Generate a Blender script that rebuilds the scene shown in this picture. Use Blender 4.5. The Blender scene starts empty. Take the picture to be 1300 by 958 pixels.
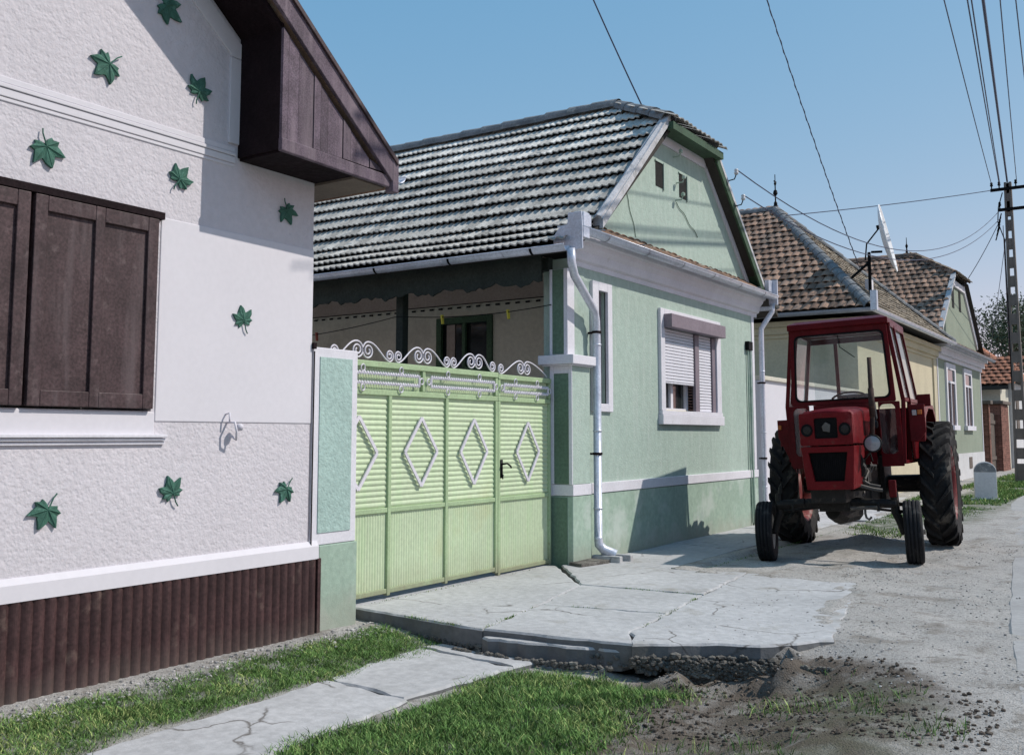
import bpy, math, random
import numpy as np
from mathutils import Vector, Matrix, noise as mnoise
R = math.radians
random.seed(7); rng = np.random.default_rng(7)
sc = bpy.context.scene

# ------------------------------------------------------------------ camera, sky, sun, exposure
cam_d = bpy.data.cameras.new('camera'); cam = bpy.data.objects.new('camera', cam_d)
sc.collection.objects.link(cam); sc.camera = cam
cam_d.sensor_width = 36; cam_d.lens = 36*1243/1300; cam_d.shift_y = -45/1300
cam_d.clip_start = .05; cam_d.clip_end = 3000
cam.location = (0, 0, 1.5); cam.rotation_euler = (R(90+5.4686), 0, R(33.612))
w = bpy.data.worlds.new('World'); sc.world = w; w.use_nodes = True
nt = w.node_tree; nt.nodes.clear()
sky = nt.nodes.new('ShaderNodeTexSky'); sky.sky_type = 'NISHITA'; sky.sun_disc = False
SUN = Vector((1, .68, 1.26)).normalized()
sky.sun_elevation = math.asin(SUN.z); sky.sun_rotation = math.atan2(SUN.x, SUN.y)
sky.air_density = 1.0; sky.dust_density = .15; sky.ozone_density = .35; sky.altitude = 200
bg = nt.nodes.new('ShaderNodeBackground'); bg.inputs['Strength'].default_value = .14
wo = nt.nodes.new('ShaderNodeOutputWorld')
# film response of the sky: the blue and green flatten towards the horizon
sp_ = nt.nodes.new('ShaderNodeSeparateColor'); cb_ = nt.nodes.new('ShaderNodeCombineColor'); nt.links.new(sky.outputs[0], sp_.inputs[0])
for k_, (ref_, ex_, mu_) in enumerate(((1.48, 1.0, .86), (2.31, .47, 1.12), (3.81, .27, 1.07))):
    dv_ = nt.nodes.new('ShaderNodeMath'); dv_.operation = 'DIVIDE'; dv_.inputs[1].default_value = ref_; nt.links.new(sp_.outputs[k_], dv_.inputs[0])
    pw_ = nt.nodes.new('ShaderNodeMath'); pw_.operation = 'POWER'; pw_.inputs[1].default_value = ex_; nt.links.new(dv_.outputs[0], pw_.inputs[0])
    ml_ = nt.nodes.new('ShaderNodeMath'); ml_.operation = 'MULTIPLY'; ml_.inputs[1].default_value = ref_*mu_; nt.links.new(pw_.outputs[0], ml_.inputs[0]); nt.links.new(ml_.outputs[0], cb_.inputs[k_])
nt.links.new(cb_.outputs[0], bg.inputs[0]); nt.links.new(bg.outputs[0], wo.inputs[0])
sl = bpy.data.lights.new('sun', 'SUN'); sl.energy = 3.7; sl.angle = R(.5); sl.color = (1, .93, .85)
so = bpy.data.objects.new('sun', sl); sc.collection.objects.link(so)
so.rotation_euler = (-SUN).to_track_quat('-Z', 'Y').to_euler(); so.location = SUN*60
sc.view_settings.view_transform = 'Standard'; sc.view_settings.look = 'None'
sc.view_settings.gamma = 1; sc.view_settings.use_curve_mapping = False
sc.view_settings.exposure = 0.12
sc.cycles.use_denoising = True
sc.cycles.max_bounces = 6; sc.cycles.transparent_max_bounces = 8

# ------------------------------------------------------------------ materials
def M(name, col, rough=.75, var=.12, vs=2.5, bump=0., bs=60., bd=.01, metal=0., dirt=None, tint=False, cast=False, spec=.3, streak=None, foot=None, crack=None):
    m = bpy.data.materials.new(name); m.use_nodes = True
    t = m.node_tree; N = t.nodes; L = t.links
    b = N['Principled BSDF']; b.inputs['Roughness'].default_value = rough
    b.inputs['Metallic'].default_value = metal; b.inputs['Specular IOR Level'].default_value = spec
    tc = N.new('ShaderNodeTexCoord'); obj = tc.outputs['Object']
    def noise(scale, det=4, ro=.55, vec=None):
        n = N.new('ShaderNodeTexNoise'); n.inputs['Scale'].default_value = scale
        n.inputs['Detail'].default_value = det; n.inputs['Roughness'].default_value = ro
        L.new(vec or obj, n.inputs['Vector']); return n.outputs['Fac']
    def mr(v, a, b_, c=0., d=1.):
        n = N.new('ShaderNodeMapRange'); n.inputs[1].default_value = a; n.inputs[2].default_value = b_
        n.inputs[3].default_value = c; n.inputs[4].default_value = d; L.new(v, n.inputs[0]); return n.outputs[0]
    def mix(f, a, c):
        n = N.new('ShaderNodeMix'); n.data_type = 'RGBA'
        if isinstance(f, (int, float)): n.inputs[0].default_value = f
        else: L.new(f, n.inputs[0])
        for s, v in ((6, a), (7, c)):
            if isinstance(v, tuple): n.inputs[s].default_value = (*v[:3], 1)
            else: L.new(v, n.inputs[s])
        return n.outputs[2]
    lo = tuple(c*(1-var) for c in col); hi = tuple(min(1, c*(1+var)) for c in col)
    c = mix(mr(noise(vs, 6), .3, .7), lo, hi)
    f2 = mr(noise(vs*14, 3), .35, .65)
    n = N.new('ShaderNodeMix'); n.data_type = 'RGBA'; n.blend_type = 'MULTIPLY'; n.inputs[0].default_value = min(1, var*1.6)
    L.new(c, n.inputs[6]); L.new(f2, n.inputs[7]); c = n.outputs[2]
    for d in (dirt if isinstance(dirt, list) else [dirt] if dirt else []):
        dc, amt, ds, th = d
        f = mr(noise(ds, 8, .65), th, th+.12, 0., amt); c = mix(f, c, dc)
    if streak:
        dc, amt, th = streak
        mp = N.new('ShaderNodeMapping'); mp.inputs['Scale'].default_value = (6, 6, .5); L.new(obj, mp.inputs['Vector'])
        f = mr(noise(1.6, 5, .6, mp.outputs[0]), th, th+.2, 0., amt); c = mix(f, c, dc)
    if foot:      # splashed mud and damp along the foot
        dc, amt, za, zb = foot; sx = N.new('ShaderNodeSeparateXYZ'); L.new(obj, sx.inputs[0])
        ad = N.new('ShaderNodeMath'); ad.operation = 'MULTIPLY_ADD'; L.new(noise(3.5, 8, .7), ad.inputs[0]); ad.inputs[1].default_value = -(zb-za)*1.6; L.new(sx.outputs[2], ad.inputs[2])
        c = mix(mr(ad.outputs[0], za-(zb-za)*.8, zb-(zb-za)*.8, amt, 0.), c, dc)
    if crack:
        wv = N.new('ShaderNodeTexNoise'); wv.inputs['Scale'].default_value = 2.2; wv.inputs['Detail'].default_value = 5; L.new(obj, wv.inputs['Vector'])
        mxv = N.new('ShaderNodeMix'); mxv.data_type = 'VECTOR'; mxv.inputs[0].default_value = .28; L.new(obj, mxv.inputs[4]); L.new(wv.outputs['Color'], mxv.inputs[5])
        vc = N.new('ShaderNodeTexVoronoi'); vc.feature = 'DISTANCE_TO_EDGE'; vc.inputs['Scale'].default_value = crack; L.new(mxv.outputs[1], vc.inputs['Vector'])
        e1 = mr(vc.outputs['Distance'], .0, .012, 1., 0.); e2 = mr(noise(.9, 3), .5, .56)
        mm = N.new('ShaderNodeMath'); mm.operation = 'MULTIPLY'; L.new(e1, mm.inputs[0]); L.new(e2, mm.inputs[1]); c = mix(mm.outputs[0], c, (.12, .11, .10))
    if tint:
        a = N.new('ShaderNodeAttribute'); a.attribute_name = 'tint'
        n = N.new('ShaderNodeMix'); n.data_type = 'RGBA'; n.blend_type = 'MULTIPLY'; n.inputs[0].default_value = 1
        L.new(c, n.inputs[6]); L.new(a.outputs['Color'], n.inputs[7]); c = n.outputs[2]
    L.new(c, b.inputs['Base Color'])
    L.new(mr(noise(vs*5), .3, .7, max(0, rough-.08), min(1, rough+.1)), b.inputs['Roughness'])
    if bump:
        h = noise(bs, 6, .65)
        if cast:
            v = N.new('ShaderNodeTexVoronoi'); v.inputs['Scale'].default_value = bs*.55; L.new(obj, v.inputs['Vector'])
            v2 = noise(bs*.35, 3, .5)
            ad = N.new('ShaderNodeMath'); ad.operation = 'MULTIPLY_ADD'; L.new(mr(v.outputs['Distance'], .0, .5), ad.inputs[0]); ad.inputs[1].default_value = .8
            L.new(h, ad.inputs[2]); h = ad.outputs[0]
            a2 = N.new('ShaderNodeMath'); a2.operation = 'MULTIPLY_ADD'; L.new(mr(v2, .35, .62), a2.inputs[0]); a2.inputs[1].default_value = .9
            L.new(h, a2.inputs[2]); h = a2.outputs[0]
        bn = N.new('ShaderNodeBump'); bn.inputs['Strength'].default_value = bump; bn.inputs['Distance'].default_value = bd
        L.new(h, bn.inputs['Height']); L.new(bn.outputs[0], b.inputs['Normal'])
    return m

def glass(name, tintc=(.85, .9, .9), gl=.12):
    m = bpy.data.materials.new(name); m.use_nodes = True; t = m.node_tree; N = t.nodes; L = t.links; N.clear()
    o = N.new('ShaderNodeOutputMaterial'); tr = N.new('ShaderNodeBsdfTransparent'); tr.inputs[0].default_value = (*tintc, 1)
    g = N.new('ShaderNodeBsdfGlossy'); g.inputs['Roughness'].default_value = .04; df = N.new('ShaderNodeBsdfDiffuse'); df.inputs[0].default_value = (.5, .5, .47, 1)
    ns = N.new('ShaderNodeTexNoise'); ns.inputs['Scale'].default_value = 3; ns.inputs['Detail'].default_value = 6
    mr = N.new('ShaderNodeMapRange'); mr.inputs[1].default_value = .35; mr.inputs[2].default_value = .75; mr.inputs[3].default_value = .02; mr.inputs[4].default_value = .16
    L.new(ns.outputs[0], mr.inputs[0])
    fr = N.new('ShaderNodeFresnel'); fr.inputs[0].default_value = 1.45
    m1 = N.new('ShaderNodeMixShader'); m2 = N.new('ShaderNodeMixShader')
    L.new(fr.outputs[0], m1.inputs[0]); L.new(tr.outputs[0], m1.inputs[1]); L.new(g.outputs[0], m1.inputs[2])
    L.new(mr.outputs[0], m2.inputs[0]); L.new(m1.outputs[0], m2.inputs[1]); L.new(df.outputs[0], m2.inputs[2])
    L.new(m2.outputs[0], o.inputs[0]); return m

m_rough = M('roughcast_white', (.59, .565, .60), .9, .04, 1.2, .32, 62, .010, cast=True, dirt=[((.30, .285, .30), .65, 40, .635)])
m_rimr = M('dusty_red_rim', (.20, .03, .03), .6, .3, 5, dirt=((.40, .34, .30), .7, 4, .52))
m_white = M('smooth_white_plaster', (.64, .625, .665), .8, .02, 1.5, .06, 90, .004, dirt=((.6, .58, .58), .3, 2, .64))
m_trim = M('white_trim_paint', (.68, .67, .72), .75, .06, 3, .2, 70, .004, dirt=((.45, .44, .42), .4, 4, .62))
m_brown = M('brown_stained_wood', (.075, .047, .05), .55, .3, 4, .35, 30, .004, dirt=((.16, .12, .12), .5, 12, .58), streak=((.14, .11, .115), .5, .5))
m_brownd = M('dark_brown_wood', (.016, .009, .011), .7, .3, 5, .4, 30, .004, spec=.1)
m_purp = M('weathered_plank_wood', (.135, .10, .13), .7, .3, 6, .5, 40, .004, streak=((.21, .165, .19), .7, .45), tint=True)
m_plinth = M('brown_painted_ribs', (.066, .034, .034), .6, .25, 3, .3, 60, .004, dirt=((.18, .13, .11), .5, 5, .58), foot=((.17, .14, .12), .4, -.15, .08))
m_leaf = M('green_ornament', (.055, .155, .115), .8, .25, 14, .2, 60, .003, dirt=((.13, .28, .23), .6, 18, .55))
m_pgreen = M('mint_panel', (.38, .52, .48), .85, .1, 1.5, .3, 75, .01, cast=True)
m_green = M('mint_render', (.38, .475, .415), .9, .07, .8, .3, 85, .006, cast=True, dirt=[((.31, .39, .345), .5, .9, .55)], streak=((.47, .53, .49), .45, .5))
m_green2 = M('mint_plinth', (.33, .44, .36), .9, .1, 1.2, .35, 50, .008, dirt=[((.5, .56, .52), .65, 1.6, .52), ((.25, .33, .30), .5, 2.4, .58), ((.55, .56, .53), .7, 22, .70)], foot=((.30, .31, .26), .7, -.05, .28))
m_dgreen = M('shade_green', (.12, .19, .135), .8, .14, 2, .2, 60, .005)  # green darkened to carry the shade on the pilaster's side faces
m_lip = M('dark_green_board', (.055, .105, .06), .65, .2, 3, .2, 40, .004)
m_gate = M('gate_green_paint', (.52, .62, .42), .5, .07, 1.4, .1, 40, .003, dirt=[((.45, .44, .22), .35, 1.0, .58), ((.30, .17, .09), .5, 20, .71)], foot=((.30, .29, .19), .4, .0, .35), streak=((.42, .58, .33), .4, .5))
m_gatef = M('gate_frame_paint', (.37, .49, .29), .5, .1, 3, .1, 60, .003, dirt=[((.2, .12, .07), .7, 9, .62)], foot=((.20, .17, .12), .7, .0, .3))
m_iron = M('white_painted_iron', (.66, .64, .70), .5, .1, 8, dirt=((.32, .20, .14), .6, 14, .66))
m_zinc = M('galvanised_zinc', (.66, .69, .78), .36, .12, 3, .1, 20, .004, metal=.35, dirt=((.36, .37, .42), .5, 5, .55))
m_zincd = M('dull_zinc', (.33, .35, .40), .5, .15, 4, metal=.4)
m_tileg = M('grey_concrete_tile', (.50, .485, .45), 1., .2, 3, .4, 50, .01, spec=.03, dirt=[((.19, .19, .18), .6, 2.6, .54), ((.45, .45, .40), .5, 9, .6)], tint=True)
m_mortar = M('pale_mortar', (.56, .56, .58), .9, .15, 5, .6, 30, .015, dirt=((.2, .2, .19), .7, 4, .56))
m_ridge = M('ridge_tile_grey', (.22, .23, .24), .9, .25, 5, .5, 25, .01, dirt=((.42, .41, .38), .7, 7, .56))
m_clay = M('old_clay_tile', (.35, .22, .155), .9, .25, 5, .4, 50, .01, dirt=[((.12, .10, .085), .7, 1.8, .5), ((.36, .33, .25), .6, 8, .58)], tint=True)
m_clay2 = M('grey_lichen_clay_tile', (.30, .25, .19), .9, .25, 5, .4, 50, .01, dirt=[((.11, .09, .075), .7, 2.3, .52), ((.37, .36, .28), .6, 6, .56)], tint=True)
m_orange = M('orange_clay_tile', (.40, .17, .10), .9, .2, 4, .3, 50, .01, dirt=((.16, .09, .07), .6, 3, .55), tint=True)
m_deck = M('roof_underside', (.05, .045, .04), .9)
m_cream = M('cream_render', (.56, .50, .36), .9, .07, 1.2, .3, 40, .01, dirt=((.42, .38, .29), .5, 1.5, .58))
m_creamd = M('aged_cream_render', (.60, .57, .48), .9, .08, 1.2, .3, 40, .01, dirt=((.33, .30, .26), .5, 1.5, .55))
m_pink = M('pinkish_render', (.40, .33, .29), .9, .1, 2)
m_olive = M('olive_render', (.27, .31, .245), .9, .07, 1, .3, 40, .01, dirt=((.21, .25, .19), .5, 1.6, .57))
m_gwhite = M('grey_white_render', (.60, .60, .61), .9, .08, 1.5, .2, 40, .01, dirt=((.4, .4, .39), .5, 2, .6))
m_black = M('black_opening', (.012, .012, .012), .9)
m_pane = M('dark_window_glass', (.02, .024, .025), .08, .1, 2, spec=.6)
m_shut = M('roller_shutter', (.70, .70, .76), .55, .04, 3)
m_sbox = M('mauve_shutter_box', (.23, .19, .22), .6, .1, 4)
m_conc = M('worn_concrete', (.45, .452, .458), tint=True, rough=.95, var=.12, vs=.9, bump=.55, bs=22, bd=.012, dirt=[((.25, .25, .25), .6, .7, .57), ((.34, .32, .29), .55, 3.5, .6), ((.18, .17, .16), .7, 13, .66), ((.24, .225, .19), .65, 1.6, .58)], crack=1.1)
m_path = M('path_concrete', (.45, .45, .455), .95, .12, 1.1, .45, 26, .01, crack=1.3, tint=True, dirt=[((.30, .30, .29), .5, 1.5, .6), ((.24, .22, .19), .5, 9, .64)])
m_broken = M('broken_concrete_edge', (.15, .14, .125), .95, .3, 5, .9, 14, .03, dirt=((.30, .29, .26), .7, 8, .55))
m_road = M('pale_road', (.37, .365, .36), .95, .1, 1.5, .5, 60, .01, dirt=((.28, .27, .26), .5, 2, .58))
m_fasc = M('dark_fascia', (.035, .045, .038), .8, .2, 3, .2, 40, .004)
m_soff = M('brown_soffit', (.20, .16, .13), .8)
m_red = M('faded_red_paint', (.15, .008, .011), .38, .22, 5, .1, 30, .003, dirt=[((.10, .035, .028), .7, 10, .60), ((.34, .10, .10), .4, 3, .58), ((.05, .02, .015), .7, 24, .66)], spec=.1)
m_redd = M('cab_red_paint', (.11, .006, .009), .34, .2, 5, .08, 30, .003, dirt=[((.09, .04, .032), .6, 9, .62), ((.04, .015, .012), .7, 24, .66)], spec=.1)
m_metal = M('grimy_dark_metal', (.018, .016, .015), .6, .4, 9, .5, 30, .01, metal=.2, dirt=((.11, .09, .07), .7, 12, .58))
m_metal2 = M('dusty_steel', (.13, .12, .11), .6, .3, 9, .3, 30, .006, metal=.3, dirt=((.25, .2, .15), .5, 8, .58))
m_rust = M('rusty_pipe', (.06, .035, .028), .8, .35, 9, .5, 30, .004, dirt=((.14, .07, .04), .6, 14, .56))
m_tyre = M('dusty_tyre_rubber', (.022, .021, .021), .9, .25, 6, .3, 60, .006, dirt=((.15, .135, .115), .7, 3.5, .56))
m_tyref = M('front_tyre_rubber', (.014, .014, .016), .8, .25, 6, .3, 60, .006, dirt=((.10, .095, .09), .6, 6, .56))
m_rimw = M('pale_wheel_rim', (.50, .47, .43), .6, .2, 5, dirt=((.2, .15, .12), .6, 6, .55))
m_brick = M('red_brick', (.25, .12, .09), .9, .2, 3, tint=True)
m_wood = M('grey_gate_wood', (.16, .13, .11), .8, .25, 5, .3, 30, .005)
m_pole = M('pole_concrete', (.19, .165, .15), .9, .15, 4, .3, 30, .006)
m_wire = M('cable_black', (.06, .07, .12), .5, .1)
m_porc = M('porcelain', (.6, .6, .62), .25, .05)
m_grass = M('grass_blade', (.15, .27, .075), .7, .3, 5, tint=True, spec=.2)
m_leafy = M('tree_leaf', (.06, .09, .05), .7, .3, 2, tint=True, spec=.2)
m_bark = M('bark', (.10, .08, .06), .9, .3, 6, .5, 20, .02)
m_dirt = M('dark_soil', (.13, .105, .085), .95, .35, 6, .8, 30, .02, tint=True)
m_stone = M('road_pebble', (.40, .385, .37), .9, .25, 9, .3, 30, .004, tint=True)
m_dish = M('white_dish', (.75, .76, .78), .4, .04)
m_dark = M('black_trim', (.006, .006, .007), .55, .2, spec=.1)
m_lamp = M('lamp_glass', (.30, .31, .32), .12, .1, 8, spec=.7)
m_dlens = M('dark_lamp_lens', (.008, .009, .009), .3, .2, 20, spec=.3)
m_amber = M('amber_lens', (.45, .12, .02), .2, .1)
m_yel = M('yellow_peg', (.6, .5, .06), .5)
m_dred = M('red_peg', (.35, .08, .05), .5)
m_cloth = M('seat_cover', (.09, .09, .10), .8)
m_glass = glass('cab_glass'); 

# ground material: sand, dark soil and thin green by stored masks
def ground_mat():
    m = bpy.data.materials.new('sandy_ground'); m.use_nodes = True; t = m.node_tree; N = t.nodes; L = t.links
    b = N['Principled BSDF']; b.inputs['Roughness'].default_value = .95; b.inputs['Specular IOR Level'].default_value = .14
    tc = N.new('ShaderNodeTexCoord')
    def noise(s, d=6, r=.6):
        n = N.new('ShaderNodeTexNoise'); n.inputs['Scale'].default_value = s; n.inputs['Detail'].default_value = d; n.inputs['Roughness'].default_value = r
        L.new(tc.outputs['Object'], n.inputs['Vector']); return n.outputs['Fac']
    def mr(v, a, b_, c=0., d=1.):
        n = N.new('ShaderNodeMapRange'); n.inputs[1].default_value = a; n.inputs[2].default_value = b_; n.inputs[3].default_value = c; n.inputs[4].default_value = d
        L.new(v, n.inputs[0]); return n.outputs[0]
    def mix(f, a, c):
        n = N.new('ShaderNodeMix'); n.data_type = 'RGBA'; L.new(f, n.inputs[0])
        for s, v in ((6, a), (7, c)):
            if isinstance(v, tuple): n.inputs[s].default_value = (*v, 1)
            else: L.new(v, n.inputs[s])
        return n.outputs[2]
    def op(a, o, c):
        n = N.new('ShaderNodeMath'); n.operation = o; L.new(a, n.inputs[0])
        if isinstance(c, float): n.inputs[1].default_value = c
        else: L.new(c, n.inputs[1])
        n.use_clamp = True; return n.outputs[0]
    def attr(k):
        a = N.new('ShaderNodeAttribute'); a.attribute_name = k; return a.outputs['Fac']
    c = mix(mr(noise(1.1), .35, .65), (.40, .385, .365), (.50, .48, .455))
    c = mix(mr(noise(45, 4), .5, .62, 0., .55), c, (.16, .145, .13))
    c = mix(mr(noise(120, 2), .58, .66, 0., .6), c, (.52, .50, .48))
    c = mix(mr(noise(2.3, 8), .54, .64, 0., .6), c, (.22, .195, .165))
    c = mix(mr(noise(9, 6), .57, .66, 0., .55), c, (.17, .15, .13))
    c = mix(op(attr('soil'), 'MULTIPLY', mr(noise(5, 8), .3, .55, .35, 1.)), c, (.135, .112, .092))
    c = mix(op(attr('green'), 'MULTIPLY', mr(noise(4, 8), .38, .55, .2, 1.)), c, (.055, .085, .03))
    L.new(c, b.inputs['Base Color'])
    bn = N.new('ShaderNodeBump'); bn.inputs['Strength'].default_value = .8; bn.inputs['Distance'].default_value = .02
    ad = N.new('ShaderNodeMath'); ad.operation = 'ADD'; L.new(noise(28, 8, .7), ad.inputs[0]); L.new(mr(noise(90, 3), .4, .7, 0., .4), ad.inputs[1])
    L.new(ad.outputs[0], bn.inputs['Height']); L.new(bn.outputs[0], b.inputs['Normal'])
    return m
m_ground = ground_mat()

# ------------------------------------------------------------------ mesh helpers
class MB:
    def __init__(s): s.v = []; s.f = []; s.t = []; s.tint = 1.0
    def add(s, vs, fs):
        o = len(s.v); s.v += [tuple(p) for p in vs]
        for f in fs: s.f.append(tuple(i+o for i in f)); s.t.append(s.tint)
        return s
    def box(s, x0, x1, y0, y1, z0, z1):
        return s.add([(x0,y0,z0),(x1,y0,z0),(x1,y1,z0),(x0,y1,z0),(x0,y0,z1),(x1,y0,z1),(x1,y1,z1),(x0,y1,z1)],
                     [(0,3,2,1),(4,5,6,7),(0,1,5,4),(1,2,6,5),(2,3,7,6),(3,0,4,7)])
    def prism(s, poly, axis, lo, hi):
        """poly: list of 2-D points in the two other axes (cyclic order x,y,z without axis)"""
        n = len(poly)
        def P(p, h):
            return {'x': (h, p[0], p[1]), 'y': (p[0], h, p[1]), 'z': (p[0], p[1], h)}[axis]
        vs = [P(p, lo) for p in poly]+[P(p, hi) for p in poly]
        fs = [tuple(range(n-1, -1, -1)), tuple(range(n, 2*n))]+[(i, (i+1) % n, n+(i+1) % n, n+i) for i in range(n)]
        return s.add(vs, fs)
    def tube(s, path, r, n=6, close=False, caps=True):
        P = [Vector(p) for p in path]; rings = []
        m = len(P); up = None
        for i, p in enumerate(P):
            a = P[(i-1) % m] if (i or close) else P[0]; b = P[(i+1) % m] if (i < m-1 or close) else P[-1]
            d = (b-a).normalized() if (b-a).length > 1e-9 else Vector((0, 0, 1))
            if up is None:
                up = Vector((0, 0, 1)) if abs(d.z) < .9 else Vector((1, 0, 0))
            u = (up-d*up.dot(d))
            if u.length < 1e-4: u = d.orthogonal()
            u.normalize(); v = d.cross(u); up = u
            rr = r[i] if isinstance(r, (list, tuple)) else r
            rings.append([p+(u*math.cos(2*math.pi*k/n)+v*math.sin(2*math.pi*k/n))*rr for k in range(n)])
        vs = [q for rg in rings for q in rg]; fs = []
        for i in range(m if close else m-1):
            j = (i+1) % m
            for k in range(n): fs.append((i*n+k, i*n+(k+1) % n, j*n+(k+1) % n, j*n+k))
        if caps and not close: fs += [tuple(range(n-1, -1, -1)), tuple((m-1)*n+k for k in range(n))]
        return s.add(vs, fs)
    def lathe(s, prof, c, ax, n=32, closed=False):
        """prof: (radius, along) list; c centre; ax axis direction"""
        c = Vector(c); ax = Vector(ax).normalized(); u = ax.orthogonal().normalized(); v = ax.cross(u)
        vs = []; fs = []; m = len(prof)
        for k in range(n):
            a = 2*math.pi*k/n; d = u*math.cos(a)+v*math.sin(a)
            vs += [c+ax*h+d*r for r, h in prof]
        for k in range(n):
            j = (k+1) % n
            for i in range(m if closed else m-1):
                i2 = (i+1) % m
                fs.append((k*m+i, j*m+i, j*m+i2, k*m+i2))
        return s.add(vs, fs)
    def bar(s, a, b, wd, dp, up=(1, 0, 0)):
        a = Vector(a); b = Vector(b); d = (b-a).normalized(); u = Vector(up); u = (u-d*u.dot(d)).normalized(); v = d.cross(u)
        q = [(-1,-1),(1,-1),(1,1),(-1,1)]
        vs = [p+u*(i*dp/2)+v*(j*wd/2) for p in (a, b) for i, j in q]
        return s.add(vs, [(0,3,2,1),(4,5,6,7),(0,1,5,4),(1,2,6,5),(2,3,7,6),(3,0,4,7)])
    def wall(s, axis, face, depth, a0, a1, z0, z1, holes):
        """wall slab; axis 'x' = plane x=face spanning y; 'y' = plane y=face spanning x. depth goes from face to face+depth"""
        A = sorted({a0, a1, *[h[0] for h in holes], *[h[1] for h in holes]}); Z = sorted({z0, z1, *[h[2] for h in holes], *[h[3] for h in holes]})
        A = [a for a in A if a0 <= a <= a1]; Z = [z for z in Z if z0 <= z <= z1]
        def solid(i, j):
            if i < 0 or j < 0 or i >= len(A)-1 or j >= len(Z)-1: return False
            ca = (A[i]+A[i+1])/2; cz = (Z[j]+Z[j+1])/2
            return not any(h[0] < ca < h[1] and h[2] < cz < h[3] for h in holes)
        def P(a, z, d): return (face+d, a, z) if axis == 'x' else (a, face+d, z)
        for i in range(len(A)-1):
            for j in range(len(Z)-1):
                if not solid(i, j): continue
                x0, x1, y0, y1 = A[i], A[i+1], Z[j], Z[j+1]
                for d in (0, depth): s.add([P(x0,y0,d),P(x1,y0,d),P(x1,y1,d),P(x0,y1,d)], [(0,1,2,3)])
                for di, dj, e in ((-1,0,((x0,y0),(x0,y1))),(1,0,((x1,y0),(x1,y1))),(0,-1,((x0,y0),(x1,y0))),(0,1,((x0,y1),(x1,y1)))):
                    if not solid(i+di, j+dj):
                        (p, q), (r, t_) = e
                        s.add([P(p,q,0),P(r,t_,0),P(r,t_,depth),P(p,q,depth)], [(0,1,2,3)])
        return s
    def build(s, name, mat, parent=None, smooth=False, bevel=0, at=None):
        me = bpy.data.meshes.new(name); off = Vector((0, 0, 0))
        if parent is not None and parent.get('_w'):
            off = Vector(parent['_w'])
        if at is not None: off = off+Vector(at) if parent is not None else Vector(at)
        me.from_pydata([(p[0]-off.x, p[1]-off.y, p[2]-off.z) for p in s.v], [], s.f); me.update()
        if any(t != 1.0 for t in s.t):
            at_ = me.attributes.new('tint', 'FLOAT_COLOR', 'FACE')
            arr = np.ones((len(s.t), 4), np.float32)
            for i, t in enumerate(s.t): arr[i, :3] = t
            at_.data.foreach_set('color', arr.ravel())
        elif mat and mat.node_tree.nodes.get('Attribute'):
            at_ = me.attributes.new('tint', 'FLOAT_COLOR', 'FACE'); at_.data.foreach_set('color', np.ones(len(s.t)*4, np.float32))
        if mat: me.materials.append(mat)
        if smooth: me.shade_smooth()
        o = bpy.data.objects.new(name, me); sc.collection.objects.link(o)
        if parent is not None: o.parent = parent; o['_w'] = tuple(off)
        elif at is not None: o.location = at; o['_w'] = tuple(off)
        if at is not None and parent is not None: o.location = at
        if bevel:
            b = o.modifiers.new('bevel', 'BEVEL'); b.width = bevel; b.segments = 2; b.limit_method = 'ANGLE'; b.angle_limit = R(40)
        return o

def tag(o, label=None, cat=None, group=None, kind=None):
    for k, v in (('label', label), ('category', cat), ('group', group), ('kind', kind)):
        if v: o[k] = v
    return o
def empty(name, loc, label, cat, group=None, rot=(0, 0, 0), local=False):
    o = bpy.data.objects.new(name, None); sc.collection.objects.link(o); o.location = loc; o.rotation_euler = rot
    o.empty_display_size = .2
    o['_w'] = (1e-9, 0, 0) if local else tuple(loc)
    return tag(o, label, cat, group)
def lab(o, l): o['label'] = l; return o

# camera maths, used only to place far-away wires' anchor points at their real positions
F_, CX_, CY_ = 1243., 650., 434.; p_ = R(5.4686); a_ = R(33.612)
def ray(px, py):
    r, u = (px-CX_)/F_, (CY_-py)/F_
    f = math.cos(p_)-u*math.sin(p_); z = math.sin(p_)+u*math.cos(p_)
    return Vector((-math.sin(a_)*f+math.cos(a_)*r, math.cos(a_)*f+math.sin(a_)*r, z))
def on(px, py, ax, val):
    d = ray(px, py); o = Vector((0, 0, 1.5)); return o+d*((val-o[ax])/d[ax])

FX = -5.88     # the building line along the street
# ================================================================== GROUND
def interp_edge(x):
    return np.interp(x, [-6.3, -5.9, -5.2, -4.64, -4.4, -3.34, -3.0, -2.5, -2.1, -1.6, -1.0], [6.55, 6.55, 6.47, 6.42, 6.36, 6.58, 6.69, 6.9, 7.2, 7.0, 6.2])
def sstep(a, b, x):
    t = np.clip((x-a)/(b-a), 0, 1); return t*t*(3-2*t)
def vnoise(X, Y, s, seed=0):
    """cheap smooth value noise"""
    r = np.random.default_rng(seed); T = r.random((256, 256)); x = X*s; y = Y*s
    xi = np.floor(x).astype(int); yi = np.floor(y).astype(int); fx = x-xi; fy = y-yi
    fx = fx*fx*(3-2*fx); fy = fy*fy*(3-2*fy); g = lambda a, b: T[a & 255, b & 255]
    return (g(xi, yi)*(1-fx)+g(xi+1, yi)*fx)*(1-fy)+(g(xi, yi+1)*(1-fx)+g(xi+1, yi+1)*fx)*fy-.5
SLAB_R = [(-6.0, 6.6), (-4.64, 6.45), (-4.4, 6.4), (-3.3, 6.62), (-2.2, 7.42), (-2.75, 10.6), (-4.45, 10.35), (-4.8, 10.4), (-4.8, 17.2), (-4.5, 17.3), (-4.5, 45), (-6.0, 45)]
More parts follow.
